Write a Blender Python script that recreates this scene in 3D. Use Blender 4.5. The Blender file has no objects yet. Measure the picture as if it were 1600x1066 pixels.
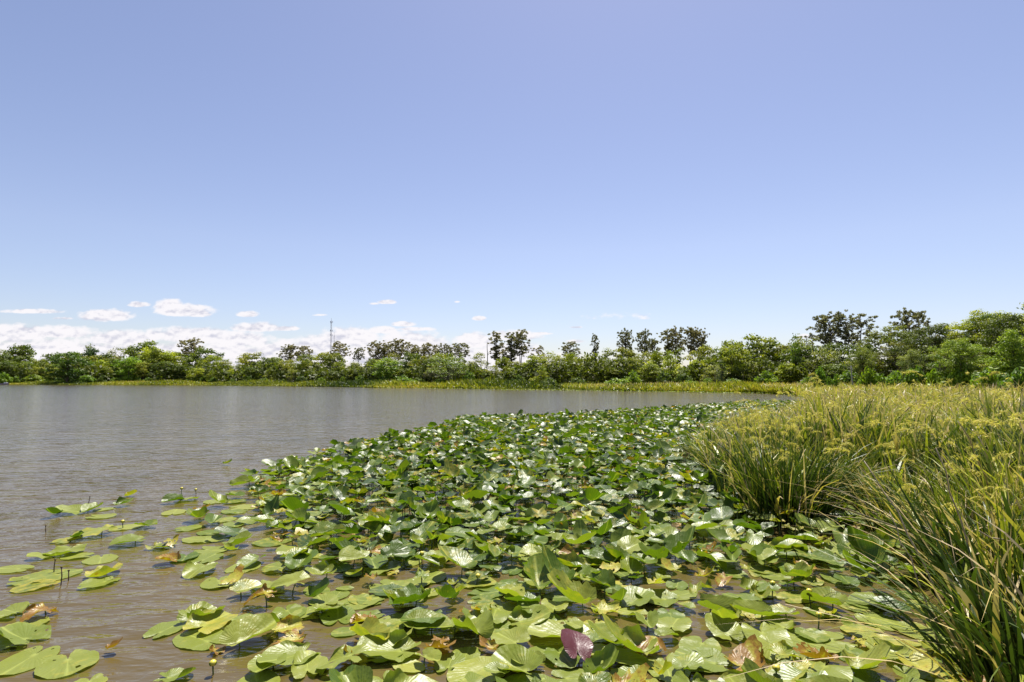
import bpy, math, random
import numpy as np
from mathutils import Vector, noise as mnoise

R = math.radians
SC = bpy.context.scene
COL = SC.collection

# ------------------------------------------------------------------ camera
H = 1.6                      # eye height over the water
F = 889.0                    # focal length in photo pixels (1600 wide)
HORIZON = 593.5
PITCH = math.atan((HORIZON - 533.0) / F)
cam_data = bpy.data.cameras.new("camera")
cam_data.sensor_width = 36.0
cam_data.lens = 36.0 * F / 1600.0
cam_data.clip_start = 0.05
cam_data.clip_end = 30000
cam = bpy.data.objects.new("camera", cam_data)
cam.location = (0, 0, H)
cam.rotation_euler = (R(90) + PITCH, 0, 0)
COL.objects.link(cam)
SC.camera = cam

# ------------------------------------------------------------------ light
SUN_EL, SUN_AZ = 66.0, 16.0          # azimuth: degrees right of the view axis (+Y)
world = bpy.data.worlds.new("World")
SC.world = world
world.use_nodes = True
nt = world.node_tree
nt.nodes.clear()
wo = nt.nodes.new("ShaderNodeOutputWorld")
bg = nt.nodes.new("ShaderNodeBackground")
sky = nt.nodes.new("ShaderNodeTexSky")
sky.sky_type = 'NISHITA'
sky.sun_disc = False
sky.sun_elevation = R(SUN_EL)
sky.sun_rotation = R(SUN_AZ)
sky.altitude = 0
sky.air_density = 1.0
sky.dust_density = 0.5
sky.ozone_density = 2.5
wmix = nt.nodes.new("ShaderNodeMix")
wmix.data_type = 'RGBA'; wmix.blend_type = 'MULTIPLY'
wmix.inputs['Factor'].default_value = 1.0
wmix.inputs['B'].default_value = (1.0, 0.83, 0.83, 1)
nt.links.new(sky.outputs[0], wmix.inputs['A'])
nt.links.new(wmix.outputs['Result'], bg.inputs['Color'])
bg.inputs['Strength'].default_value = 0.086

# clouds of the sky itself: (x, y, width, height, thickness) in degrees-like tangent units
CLOUDS = [(48,486,92,9,.8), (96,497,32,5,.5), (161,492,78,24,1.2), (212,475,34,10,.8), (262,476,44,22,1.2), (285,484,88,24,1.2), (306,489,44,14,1), (385,490,32,13,1), (446,513,38,9,.9), (499,492,22,4,.5),
 (603,471,28,9,1), (583,474,16,4,.6), (714,471,10,4,.6), (749,497,21,9,1), (900,511,20,5,.6), (900,533,28,7,.8), (975,494,110,12,.10), (1257,525,17,9,.7), (15,521,120,34,1), (90,519,120,22,1), (60,556,300,66,1),
 (190,527,120,28,1), (215,556,260,52,1), (290,523,150,28,1), (340,556,200,52,1), (398,511,74,18,1.1), (365,530,120,30,1), (450,552,180,48,1), (498,540,90,42,1), (548,527,100,38,1.1), (600,553,190,50,1),
 (595,516,46,14,.9), (630,506,32,11,.9), (648,514,56,8,.8), (640,535,112,44,1.1), (700,556,140,44,1), (742,532,66,30,1.1), (803,524,80,20,1.1), (790,560,150,60,1), (846,521,40,5,.7), (870,566,90,30,.9), (-90,545,160,60,1), (-160,480,90,24,1)]
def wmath(op, a, b=None, clamp=False):
    n = nt.nodes.new('ShaderNodeMath'); n.operation = op; n.use_clamp = clamp
    for i, x in enumerate((a, b)):
        if x is None: continue
        if isinstance(x, (int, float)): n.inputs[i].default_value = x
        else: nt.links.new(x, n.inputs[i])
    return n.outputs[0]
wtc = nt.nodes.new('ShaderNodeTexCoord'); wse = nt.nodes.new('ShaderNodeSeparateXYZ'); nt.links.new(wtc.outputs['Generated'], wse.inputs[0])
yy = wmath('MAXIMUM', wse.outputs[1], 0.02)
cu = wmath('MULTIPLY', wmath('DIVIDE', wse.outputs[0], yy), F)      # tangent of azimuth
cv = wmath('MULTIPLY', wmath('DIVIDE', wse.outputs[2], yy), F)      # tangent of elevation
cmb = nt.nodes.new('ShaderNodeCombineXYZ'); nt.links.new(cu, cmb.inputs[0]); nt.links.new(wmath('MULTIPLY', cv, 1.7), cmb.inputs[1])
def wnoise(scale, detail, rough, off):
    m_ = nt.nodes.new('ShaderNodeVectorMath'); m_.operation = 'ADD'; m_.inputs[1].default_value = off; nt.links.new(cmb.outputs[0], m_.inputs[0])
    n = nt.nodes.new('ShaderNodeTexNoise'); n.inputs['Scale'].default_value = scale; n.inputs['Detail'].default_value = detail; n.inputs['Roughness'].default_value = rough
    nt.links.new(m_.outputs[0], n.inputs['Vector']); return n.outputs[0]
n1 = wnoise(.045, 5, .55, (0, 0, 0)); n2 = wnoise(.045, 5, .55, (1.5, -9, 0)); n3 = wnoise(.016, 4, .55, (50, 0, 7))
dens = None
for (x_, y_, w_, h_, k_) in CLOUDS:
    du = wmath('MULTIPLY', wmath('SUBTRACT', cu, x_ - 800), 2.0 / (w_ * 1.2))
    dv = wmath('SUBTRACT', cv, HORIZON - y_ - h_ * .12)
    dv = wmath('MAXIMUM', wmath('MULTIPLY', dv, 2.0 / (h_ * 1.25)), wmath('MULTIPLY', dv, -2.9 / h_))
    q = wmath('SUBTRACT', 1.0, wmath('ADD', wmath('MULTIPLY', du, du), wmath('MULTIPLY', dv, dv)))
    q = wmath('MAXIMUM', q, -2.0)
    if k_ < 1: q = wmath('MINIMUM', q, wmath('MULTIPLY', q, k_))
    dens = q if dens is None else wmath('MAXIMUM', dens, q)
def wsmooth(x, lo, hi):
    m_ = nt.nodes.new('ShaderNodeMapRange'); m_.interpolation_type = 'SMOOTHSTEP'; nt.links.new(x, m_.inputs[0]); m_.inputs[1].default_value = lo; m_.inputs[2].default_value = hi
    return m_.outputs[0]
cover = wsmooth(wmath('ADD', dens, wmath('MULTIPLY', wmath('SUBTRACT', n1, .49), 1.7)), -.05, .6)
cover = wmath('MULTIPLY', cover, wmath('GREATER_THAN', wse.outputs[1], 0.03))
relief = wmath('ADD', wmath('MULTIPLY', wmath('SUBTRACT', n2, n1), 3.0), wmath('MULTIPLY', wmath('SUBTRACT', .5, n3), 1.6))
shade = wsmooth(relief, -.15, .8)
cmixn = nt.nodes.new('ShaderNodeMix'); cmixn.data_type = 'RGBA'; nt.links.new(shade, cmixn.inputs['Factor'])
cmixn.inputs['A'].default_value = (.50, .485, .50, 1); cmixn.inputs['B'].default_value = (.33, .33, .385, 1)
hz = nt.nodes.new('ShaderNodeMapRange'); nt.links.new(wse.outputs[2], hz.inputs[0]); hz.inputs[1].default_value = 0.0; hz.inputs[2].default_value = 0.22
hmix = nt.nodes.new('ShaderNodeMix'); hmix.data_type = 'RGBA'; nt.links.new(hz.outputs[0], hmix.inputs['Factor'])
hmix.inputs['A'].default_value = (.76, .86, .95, 1); hmix.inputs['B'].default_value = (1, 1, 1, 1)
hmul = nt.nodes.new('ShaderNodeMix'); hmul.data_type = 'RGBA'; hmul.blend_type = 'MULTIPLY'; hmul.inputs['Factor'].default_value = 1
nt.links.new(wmix.outputs['Result'], hmul.inputs['A']); nt.links.new(hmix.outputs['Result'], hmul.inputs['B']); nt.links.new(hmul.outputs['Result'], bg.inputs['Color'])
bgc = nt.nodes.new('ShaderNodeBackground'); nt.links.new(cmixn.outputs['Result'], bgc.inputs[0]); bgc.inputs[1].default_value = 1.0
wms = nt.nodes.new('ShaderNodeMixShader'); nt.links.new(wmath('MULTIPLY', cover, .95), wms.inputs[0])
nt.links.new(bg.outputs[0], wms.inputs[1]); nt.links.new(bgc.outputs[0], wms.inputs[2]); nt.links.new(wms.outputs[0], wo.inputs[0])

sd = bpy.data.lights.new("sun", 'SUN')
sd.energy = 5.0
sd.angle = R(0.55)
sd.color = (1.0, 0.955, 0.88)
sun = bpy.data.objects.new("sun", sd)
sdir = Vector((math.sin(R(SUN_AZ)) * math.cos(R(SUN_EL)), math.cos(R(SUN_AZ)) * math.cos(R(SUN_EL)), math.sin(R(SUN_EL))))
sun.rotation_euler = sdir.to_track_quat('Z', 'Y').to_euler()
COL.objects.link(sun)

SC.view_settings.view_transform = 'Standard'
SC.view_settings.look = 'None'
SC.view_settings.exposure = 0.98
SC.view_settings.gamma = 1.0
SC.cycles.max_bounces = 6
SC.cycles.diffuse_bounces = 3
SC.cycles.glossy_bounces = 3
SC.cycles.transmission_bounces = 4
SC.cycles.transparent_max_bounces = 12
SC.cycles.caustics_reflective = False
SC.cycles.caustics_refractive = False

# ------------------------------------------------------------------ geometry helpers
def ray(px, py):
    x = (px - 800) / F; y = (533 - py) / F
    return np.array([x, math.cos(PITCH) - y * math.sin(PITCH), math.sin(PITCH) + y * math.cos(PITCH)])

def ground(px, py, z=0.0):
    d = ray(px, py)
    t = (z - H) / d[2]
    return d[0] * t, d[1] * t

def at(px, py, Y):
    d = ray(px, py); t = Y / d[1]
    return Vector((d[0] * t, Y, H + d[2] * t))

def inpoly(P, poly):
    """points (N,2) in polygon -> bool (N,)"""
    x, y = P[:, 0], P[:, 1]
    ins = np.zeros(len(P), bool)
    n = len(poly)
    for i in range(n):
        x1, y1 = poly[i]; x2, y2 = poly[(i + 1) % n]
        c = ((y1 > y) != (y2 > y)) & (x < (x2 - x1) * (y - y1) / (y2 - y1 + 1e-12) + x1)
        ins ^= c
    return ins

class MB:
    """collects vertices and quads/tris, then links them as ONE mesh object"""
    def __init__(s):
        s.V = []; s.Q = []; s.T = []; s.C = []; s.UV = []; s.n = 0; s.mq = []; s.mt = []
    def add(s, V, Q=None, T=None, C=None, uv=None, mat=0):
        V = np.asarray(V, float).reshape(-1, 3)
        k = len(V)
        s.V.append(V)
        C = np.zeros((k, 3)) + (np.asarray(C, float) if C is not None else 0.5)
        s.C.append(C)
        s.UV.append(np.asarray(uv, float).reshape(-1, 2) if uv is not None else np.zeros((k, 2)))
        if Q is not None and len(Q):
            Q = np.asarray(Q, np.int64).reshape(-1, 4); s.Q.append(Q + s.n); s.mq.append(np.full(len(Q), mat))
        if T is not None and len(T):
            T = np.asarray(T, np.int64).reshape(-1, 3); s.T.append(T + s.n); s.mt.append(np.full(len(T), mat))
        s.n += k
    def mesh(s, name, mats, smooth=True):
        V = np.concatenate(s.V); C = np.concatenate(s.C); UV = np.concatenate(s.UV)
        Q = np.concatenate(s.Q) if s.Q else np.zeros((0, 4), np.int64)
        T = np.concatenate(s.T) if s.T else np.zeros((0, 3), np.int64)
        mi = np.concatenate(s.mq + s.mt) if (s.mq or s.mt) else np.zeros(0)
        me = bpy.data.meshes.new(name)
        me.vertices.add(len(V)); me.vertices.foreach_set('co', V.astype(np.float32).ravel())
        nl = len(Q) * 4 + len(T) * 3
        me.loops.add(nl)
        idx = np.concatenate([Q.ravel(), T.ravel()]).astype(np.int32)
        me.loops.foreach_set('vertex_index', idx)
        npoly = len(Q) + len(T)
        me.polygons.add(npoly)
        st = np.concatenate([np.arange(len(Q)) * 4, len(Q) * 4 + np.arange(len(T)) * 3]).astype(np.int32)
        me.polygons.foreach_set('loop_start', st)
        me.polygons.foreach_set('material_index', mi.astype(np.int32))
        me.polygons.foreach_set('use_smooth', np.full(npoly, smooth))
        a = me.color_attributes.new('tint', 'FLOAT_COLOR', 'POINT')
        a.data.foreach_set('color', np.concatenate([C, np.ones((len(C), 1))], 1).astype(np.float32).ravel())
        u = me.uv_layers.new(name='UVMap')
        u.data.foreach_set('uv', UV[idx].astype(np.float32).ravel())
        for m in (mats if isinstance(mats, (list, tuple)) else [mats]): me.materials.append(m)
        me.update(calc_edges=True); me.validate()
        return me

def link(name, me, parent=None, loc=None):
    o = bpy.data.objects.new(name, me)
    COL.objects.link(o)
    if parent is not None: o.parent = parent
    if loc is not None: o.location = loc
    return o

def tag(o, label=None, cat=None, group=None, kind=None):
    if label: o['label'] = label
    if cat: o['category'] = cat
    if group: o['group'] = group
    if kind: o['kind'] = kind
    return o

def tube(mb, pts, rad, n=7, C=(.5, .5, .5), mat=0, cap=True):
    pts = np.asarray(pts, float); m = len(pts)
    rad = np.broadcast_to(np.asarray(rad, float), (m,))
    tan = np.gradient(pts, axis=0) if m > 2 else np.repeat((pts[1] - pts[0])[None], m, 0)
    tan /= np.linalg.norm(tan, axis=1, keepdims=True) + 1e-9
    ref = np.array([0.31, 0.17, 0.93]) if abs(tan[0][2]) < .8 else np.array([1., 0.1, 0.05])
    V = []
    a = np.arange(n) * 2 * math.pi / n
    for i in range(m):
        u = np.cross(tan[i], ref); u /= np.linalg.norm(u); v = np.cross(tan[i], u)
        V.append(pts[i] + rad[i] * (np.cos(a)[:, None] * u + np.sin(a)[:, None] * v))
    V = np.concatenate(V); Q = []
    for i in range(m - 1):
        for j in range(n):
            k = (j + 1) % n
            Q.append((i * n + j, i * n + k, (i + 1) * n + k, (i + 1) * n + j))
    T = []
    if cap:
        V = np.concatenate([V, pts[-1:]])
        for j in range(n): T.append(((m - 1) * n + j, (m - 1) * n + (j + 1) % n, m * n))
    mb.add(V, Q, T, C, mat=mat)

def cards(mb, P, s, N=None, rng=None, C=None, aspect=1.6, mat=0, flat=0.0):
    """small pointed leaf quads at P (n,3) with size s (n,), random orientation blended to N"""
    n = len(P)
    d = rng.normal(size=(n, 3)); d /= np.linalg.norm(d, axis=1, keepdims=True)
    if N is not None:
        d = d + N; d /= np.linalg.norm(d, axis=1, keepdims=True) + 1e-9
    r = rng.normal(size=(n, 3))
    if flat: r[:, 2] *= (1 - flat)
    u = np.cross(d, r); u /= np.linalg.norm(u, axis=1, keepdims=True) + 1e-9
    v = np.cross(d, u)
    s = np.broadcast_to(s, (n,))[:, None]
    a = P - u * s * aspect * .5; b = P + v * s * .5; c = P + u * s * aspect * .5; e = P - v * s * .5
    V = np.stack([a, b, c, e], 1).reshape(-1, 3)
    Q = np.arange(4 * n).reshape(n, 4)
    CC = np.repeat(C, 4, 0) if C is not None else None
    mb.add(V, Q, C=CC, mat=mat)

# ------------------------------------------------------------------ materials
def new_mat(name):
    m = bpy.data.materials.new(name); m.use_nodes = True
    t = m.node_tree; t.nodes.clear()
    out = t.nodes.new('ShaderNodeOutputMaterial')
    return m, t, out

def node(t, typ, **kw):
    n = t.nodes.new(typ)
    for k, v in kw.items(): setattr(n, k, v)
    return n

def ramp(t, stops, fac=None, interp='LINEAR'):
    r = t.nodes.new('ShaderNodeValToRGB'); r.color_ramp.interpolation = interp
    e = r.color_ramp.elements
    while len(e) > 1: e.remove(e[-1])
    e[0].position = stops[0][0]; e[0].color = (*stops[0][1], 1)
    for p, c in stops[1:]:
        x = e.new(p); x.color = (*c, 1)
    if fac is not None: t.links.new(fac, r.inputs[0])
    return r

def math_(t, op, a, b=None, clamp=False):
    n = t.nodes.new('ShaderNodeMath'); n.operation = op; n.use_clamp = clamp
    for i, x in enumerate((a, b)):
        if x is None: continue
        if isinstance(x, (int, float)): n.inputs[i].default_value = x
        else: t.links.new(x, n.inputs[i])
    return n.outputs[0]

def mixc(t, fac, a, b, blend='MIX'):
    n = t.nodes.new('ShaderNodeMix'); n.data_type = 'RGBA'; n.blend_type = blend
    for s, x in (('Factor', fac), ('A', a), ('B', b)):
        if isinstance(x, (int, float)): n.inputs[s].default_value = x
        elif isinstance(x, tuple): n.inputs[s].default_value = (*x, 1)
        else: t.links.new(x, n.inputs[s])
    return n.outputs['Result']

def foliage_mat(name, stops, rough=0.55, trans=0.35, spec=0.3, objcol=True, tmul=(1.25, 1.35, 0.6)):
    """leaf cards: colour from the per-leaf tint through a ramp, times the object's own colour"""
    m, t, out = new_mat(name)
    at_ = node(t, 'ShaderNodeAttribute', attribute_name='tint')
    sep = node(t, 'ShaderNodeSeparateColor'); t.links.new(at_.outputs['Color'], sep.inputs[0])
    c = ramp(t, stops, sep.outputs[0]).outputs[0]
    if objcol:
        oi = node(t, 'ShaderNodeObjectInfo')
        c = mixc(t, 1.0, c, oi.outputs['Color'], 'MULTIPLY')
    p = node(t, 'ShaderNodeBsdfPrincipled')
    t.links.new(c, p.inputs['Base Color'])
    p.inputs['Roughness'].default_value = rough
    p.inputs['Specular IOR Level'].default_value = spec
    tr = node(t, 'ShaderNodeBsdfTranslucent')
    t.links.new(mixc(t, 1.0, c, tmul, 'MULTIPLY'), tr.inputs[0])
    mx = node(t, 'ShaderNodeMixShader'); mx.inputs[0].default_value = trans
    t.links.new(p.outputs[0], mx.inputs[1]); t.links.new(tr.outputs[0], mx.inputs[2])
    t.links.new(mx.outputs[0], out.inputs[0])
    return m

def plain_mat(name, col, rough=0.8, spec=0.3, noise=0.35, scale=6.0, bump=0.0, col2=None):
    m, t, out = new_mat(name)
    tc = node(t, 'ShaderNodeTexCoord')
    nz = node(t, 'ShaderNodeTexNoise'); nz.inputs['Scale'].default_value = scale; nz.inputs['Detail'].default_value = 6
    t.links.new(tc.outputs['Object'], nz.inputs['Vector'])
    c2 = col2 or tuple(x * (1 - noise) for x in col)
    r = ramp(t, [(0.3, c2), (0.7, col)], nz.outputs[0])
    p = node(t, 'ShaderNodeBsdfPrincipled')
    t.links.new(r.outputs[0], p.inputs['Base Color'])
    p.inputs['Roughness'].default_value = rough; p.inputs['Specular IOR Level'].default_value = spec
    if bump:
        b = node(t, 'ShaderNodeBump'); b.inputs['Distance'].default_value = bump
        t.links.new(nz.outputs[0], b.inputs['Height']); t.links.new(b.outputs[0], p.inputs['Normal'])
    t.links.new(p.outputs[0], out.inputs[0])
    return m

def lily_mat():
    """UV.x = angle round the leaf (0..1), UV.y = 0 centre .. 1 rim; tint R hue, G age, B wetness/red"""
    m, t, out = new_mat('lily_leaf')
    at_ = node(t, 'ShaderNodeAttribute', attribute_name='tint')
    sep = node(t, 'ShaderNodeSeparateColor'); t.links.new(at_.outputs['Color'], sep.inputs[0])
    hue, age, red = sep.outputs
    uv = node(t, 'ShaderNodeUVMap'); su = node(t, 'ShaderNodeSeparateXYZ'); t.links.new(uv.outputs[0], su.inputs[0])
    tc = node(t, 'ShaderNodeTexCoord')
    nz = node(t, 'ShaderNodeTexNoise'); nz.inputs['Scale'].default_value = 16; nz.inputs['Detail'].default_value = 5
    t.links.new(tc.outputs['Object'], nz.inputs['Vector'])
    nf = node(t, 'ShaderNodeTexNoise'); nf.inputs['Scale'].default_value = 90; nf.inputs['Detail'].default_value = 3
    t.links.new(tc.outputs['Object'], nf.inputs['Vector'])
    green = ramp(t, [(0.0, (0.030, 0.060, 0.005)), (0.35, (0.080, 0.128, 0.008)), (0.7, (0.180, 0.212, 0.026)), (1.0, (0.29, 0.30, 0.05))], hue).outputs[0]
    # veins: pale lines that fan from the stalk
    vw = math_(t, 'PINGPONG', math_(t, 'MULTIPLY', math_(t, 'ADD', su.outputs[0], math_(t, 'MULTIPLY', nz.outputs[0], 0.03)), 40.0), 0.5)          # 0..0.5
    vline = math_(t, 'SUBTRACT', 1.0, math_(t, 'MULTIPLY', vw, 7.0), True)
    c = mixc(t, math_(t, 'MULTIPLY', vline, 0.14), green, (0.34, 0.42, 0.13))
    mid = math_(t, 'SUBTRACT', 1.0, math_(t, 'MULTIPLY', math_(t, 'ABSOLUTE', math_(t, 'SUBTRACT', su.outputs[0], 0.5)), 95.0), True)
    cen = math_(t, 'SUBTRACT', 1.0, math_(t, 'MULTIPLY', su.outputs[1], 6.0), True)
    c = mixc(t, math_(t, 'MULTIPLY', math_(t, 'MAXIMUM', mid, cen), 0.55), c, (0.42, 0.46, 0.10))
    # ageing: yellow to orange brown, in patches and from the rim inwards
    rim = math_(t, 'MULTIPLY', math_(t, 'POWER', su.outputs[1], 4.0), 0.35)
    ag = math_(t, 'ADD', math_(t, 'MULTIPLY', age, 1.35), math_(t, 'MULTIPLY', math_(t, 'SUBTRACT', nz.outputs[0], 0.62), 2.2))
    ag = math_(t, 'ADD', ag, math_(t, 'MULTIPLY', rim, age), True)
    c = mixc(t, math_(t, 'MULTIPLY', ag, 1.0, True), c, (0.43, 0.36, 0.04))
    ag2 = math_(t, 'SUBTRACT', math_(t, 'MULTIPLY', ag, 1.6), math_(t, 'ADD', 0.75, math_(t, 'MULTIPLY', nf.outputs[0], 0.7)), True)
    c = mixc(t, math_(t, 'MULTIPLY', ag2, 2.0, True), c, (0.23, 0.115, 0.018))
    sp = math_(t, 'GREATER_THAN', nf.outputs[0], 0.66)
    c = mixc(t, math_(t, 'MULTIPLY', sp, math_(t, 'ADD', 0.25, age, True)), c, (0.14, 0.09, 0.03))
    c = mixc(t, red, c, (0.095, 0.022, 0.028))
    p = node(t, 'ShaderNodeBsdfPrincipled')
    t.links.new(c, p.inputs['Base Color'])
    t.links.new(math_(t, 'ADD', 0.22, math_(t, 'MULTIPLY', nz.outputs[0], 0.34)), p.inputs['Roughness'])
    p.inputs['Specular IOR Level'].default_value = 0.38
    hb = math_(t, 'MULTIPLY', math_(t, 'MULTIPLY', vw, 2.0), math_(t, 'MINIMUM', math_(t, 'MULTIPLY', su.outputs[1], 2.0), 1.0))
    hb = math_(t, 'ADD', math_(t, 'MULTIPLY', hb, math_(t, 'MULTIPLY', nz.outputs[0], 1.5)), math_(t, 'MULTIPLY', nz.outputs[0], 5.0))
    b = node(t, 'ShaderNodeBump'); b.inputs['Distance'].default_value = 0.0015; b.inputs['Strength'].default_value = 0.8
    t.links.new(hb, b.inputs['Height']); t.links.new(b.outputs[0], p.inputs['Normal'])
    tr = node(t, 'ShaderNodeBsdfTranslucent')
    t.links.new(mixc(t, 1.0, c, (1.3, 1.6, 0.35), 'MULTIPLY'), tr.inputs[0])
    mx = node(t, 'ShaderNodeMixShader'); mx.inputs[0].default_value = 0.3
    t.links.new(p.outputs[0], mx.inputs[1]); t.links.new(tr.outputs[0], mx.inputs[2])
    t.links.new(mx.outputs[0], out.inputs[0])
    return m

def water_mat():
    m, t, out = new_mat('lake_water')
    tc = node(t, 'ShaderNodeTexCoord')
    mp = node(t, 'ShaderNodeMapping'); mp.inputs['Rotation'].default_value = (0, 0, R(-24)); mp.inputs['Scale'].default_value = (0.42, 1.0, 1.0)
    t.links.new(tc.outputs['Object'], mp.inputs[0])
    def nz(scale, detail, dist=0.0, src=mp.outputs[0]):
        n = node(t, 'ShaderNodeTexNoise'); n.inputs['Scale'].default_value = scale
        n.inputs['Detail'].default_value = detail; n.inputs['Distortion'].default_value = dist
        t.links.new(src, n.inputs['Vector']); return n.outputs[0]
    big = nz(2.3, 2.0, 0.6); med = nz(7.0, 2.5, 0.4); small = nz(26.0, 2.0)
    patch = nz(0.10, 3.0, 0.0, tc.outputs['Object'])
    h = math_(t, 'ADD', math_(t, 'MULTIPLY', big, 1.0), math_(t, 'ADD', math_(t, 'MULTIPLY', med, 0.50), math_(t, 'MULTIPLY', small, 0.10)))
    amp = math_(t, 'ADD', 0.55, math_(t, 'MULTIPLY', patch, 0.9))
    b = node(t, 'ShaderNodeBump'); b.inputs['Distance'].default_value = 0.060; b.inputs['Strength'].default_value = 1.0
    t.links.new(math_(t, 'MULTIPLY', h, amp), b.inputs['Height'])
    p = node(t, 'ShaderNodeBsdfPrincipled')
    murk = nz(0.6, 4.0, 0.5, tc.outputs['Object'])
    c = ramp(t, [(0.3, (0.070, 0.050, 0.016)), (0.7, (0.100, 0.073, 0.026))], murk).outputs[0]
    t.links.new(c, p.inputs['Base Color'])
    p.inputs['Roughness'].default_value = 0.09
    p.inputs['IOR'].default_value = 1.42
    t.links.new(b.outputs[0], p.inputs['Normal'])
    t.links.new(p.outputs[0], out.inputs[0])
    return m

M_LILY = lily_mat()
M_WATER = water_mat()
M_STEM = plain_mat('stem_green', (0.10, 0.13, 0.03), 0.5, 0.4, scale=30)
M_BUD = plain_mat('bud_yellow', (0.60, 0.52, 0.06), 0.4, 0.4, 0.25, 40)
M_SEPAL = plain_mat('sepal_green', (0.16, 0.24, 0.04), 0.4, 0.4, 0.3, 40)
M_DEADSTALK = plain_mat('dead_stalk_brown', (0.12, 0.08, 0.04), 0.7, 0.3, 0.5, 30)
M_GROUND = plain_mat('marsh_ground', (0.040, 0.036, 0.018), 0.95, 0.1, 0.6, 0.8)
M_BARK = plain_mat('bark', (0.16, 0.13, 0.10), 0.9, 0.1, 0.55, 5, 0.03)
M_PALEBARK = plain_mat('bleached_wood', (0.50, 0.46, 0.40), 0.85, 0.1, 0.3, 8, 0.01)
M_MOSS = foliage_mat('spanish_moss', [(0, (0.10, 0.10, 0.06)), (1, (0.24, 0.22, 0.15))], 0.9, 0.3, 0.1, False, (1, 1, .8))
M_LEAF = foliage_mat('broad_leaf', [(0.0, (0.045, 0.075, 0.014)), (0.5, (0.085, 0.125, 0.022)), (1.0, (0.14, 0.18, 0.035))])
M_PINE = foliage_mat('pine_needles', [(0.0, (0.085, 0.085, 0.038)), (1.0, (0.21, 0.19, 0.085))], 0.6, 0.42, 0.3, True, (1.1, 1.15, .7))
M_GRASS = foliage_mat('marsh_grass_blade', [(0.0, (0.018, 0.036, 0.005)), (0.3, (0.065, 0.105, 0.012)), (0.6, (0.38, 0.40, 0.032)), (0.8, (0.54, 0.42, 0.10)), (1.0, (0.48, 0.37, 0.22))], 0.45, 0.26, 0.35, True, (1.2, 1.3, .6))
M_SEED = foliage_mat('grass_seed_head', [(0.0, (0.38, 0.39, 0.05)), (0.6, (0.58, 0.53, 0.12)), (1.0, (0.70, 0.56, 0.26))], 0.7, 0.4, 0.2, True, (1.2, 1.2, .7))
M_STEEL = plain_mat('galvanised_steel', (0.22, 0.22, 0.25), 0.5, 0.5, 0.2, 2)
M_BOAT = plain_mat('boat_hull_grey', (0.23, 0.21, 0.28), 0.5, 0.5, 0.2, 2)
M_WHITE = plain_mat('white_paint', (0.80, 0.80, 0.80), 0.5, 0.5, 0.06, 2)

# ------------------------------------------------------------------ ground, lake
shore_px = [(-260, 600.5), (0, 601.0), (150, 601.6), (300, 602.2), (420, 603.4), (520, 604.6), (600, 606.3), (700, 607.2),
            (800, 609.0), (900, 610.0), (1000, 611.5), (1100, 613.0), (1180, 614.5), (1235, 617.0), (1262, 622.0), (1268, 631), (1243, 646),
            (1200, 658), (1150, 674), (1105, 700), (1085, 728), (1100, 762), (1140, 798), (1190, 818), (1245, 824), (1285, 800), (1335, 798), (1385, 835), (1440, 895), (1492, 960), (1540, 1066)]
shore = [ground(*p) for p in shore_px]
far_i = 13
lake = [(-420, 235)] + shore + [(2.3, 1.5), (1.8, -6), (-60, -25), (-420, -25)]
lake_np = np.array(lake)

def dist_to_lake(P):
    """signed distance to shoreline: positive on land"""
    best = np.full(len(P), 1e9)
    n = len(lake)
    for i in range(n):
        a = lake_np[i]; b = lake_np[(i + 1) % n]
        ab = b - a; tt = np.clip(((P - a) @ ab) / (ab @ ab), 0, 1)
        dd = np.linalg.norm(P - (a + tt[:, None] * ab), axis=1)
        best = np.minimum(best, dd)
    ins = inpoly(P, lake)
    return np.where(ins, -best, best)

def terrain_z(P):
    d = dist_to_lake(P)
    z = np.where(d < 0, np.maximum(-0.9, d * 0.25), np.minimum(0.25, 0.02 + d * 0.02))
    return z

def build_ground():
    rr = np.concatenate([[0.0], np.geomspace(0.8, 9000, 95)])
    aa = np.linspace(0, 2 * math.pi, 161)[:-1]
    V = np.stack([np.outer(rr, np.sin(aa)).ravel(), np.outer(rr, np.cos(aa)).ravel()], 1)
    z = terrain_z(V)
    V3 = np.concatenate([V, z[:, None]], 1)
    na = len(aa); Q = []
    for i in range(len(rr) - 1):
        for j in range(na):
            k = (j + 1) % na
            Q.append((i * na + j, i * na + k, (i + 1) * na + k, (i + 1) * na + j))
    mb = MB(); mb.add(V3, Q)
    o = link('ground', mb.mesh('ground', M_GROUND)); tag(o, kind='structure')
build_ground()

mb = MB()
gx = np.linspace(-450, 60, 12); gy = np.linspace(-30, 245, 8)
V = [(x, y, 0) for y in gy for x in gx]
Q = [(j * 12 + i, j * 12 + i + 1, (j + 1) * 12 + i + 1, (j + 1) * 12 + i) for j in range(7) for i in range(11)]
mb.add(V, Q)
tag(link('lake_water', mb.mesh('lake_water', M_WATER)), kind='structure')

# ------------------------------------------------------------------ label bookkeeping
ORD = ['', 'second ', 'third ', 'fourth ', 'fifth ', 'sixth ', 'seventh ', 'eighth ', 'ninth ', 'tenth ', 'eleventh ', 'twelfth ']
def unique_labels(items, keyname='from the left'):
    """items: (object, label, sort key). Repeated labels get an ordinal counted by the key."""
    by = {}
    for o, l, k in items: by.setdefault(l, []).append((k, o))
    for l, v in by.items():
        v.sort(key=lambda q: q[0])
        for i, (k, o) in enumerate(v):
            if len(v) == 1: o['label'] = l
            else:
                n = ORD[i] if i < len(ORD) else f'number {i+1} '
                o['label'] = f"{l}, {(n.strip() or 'first')} {keyname}"

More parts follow.
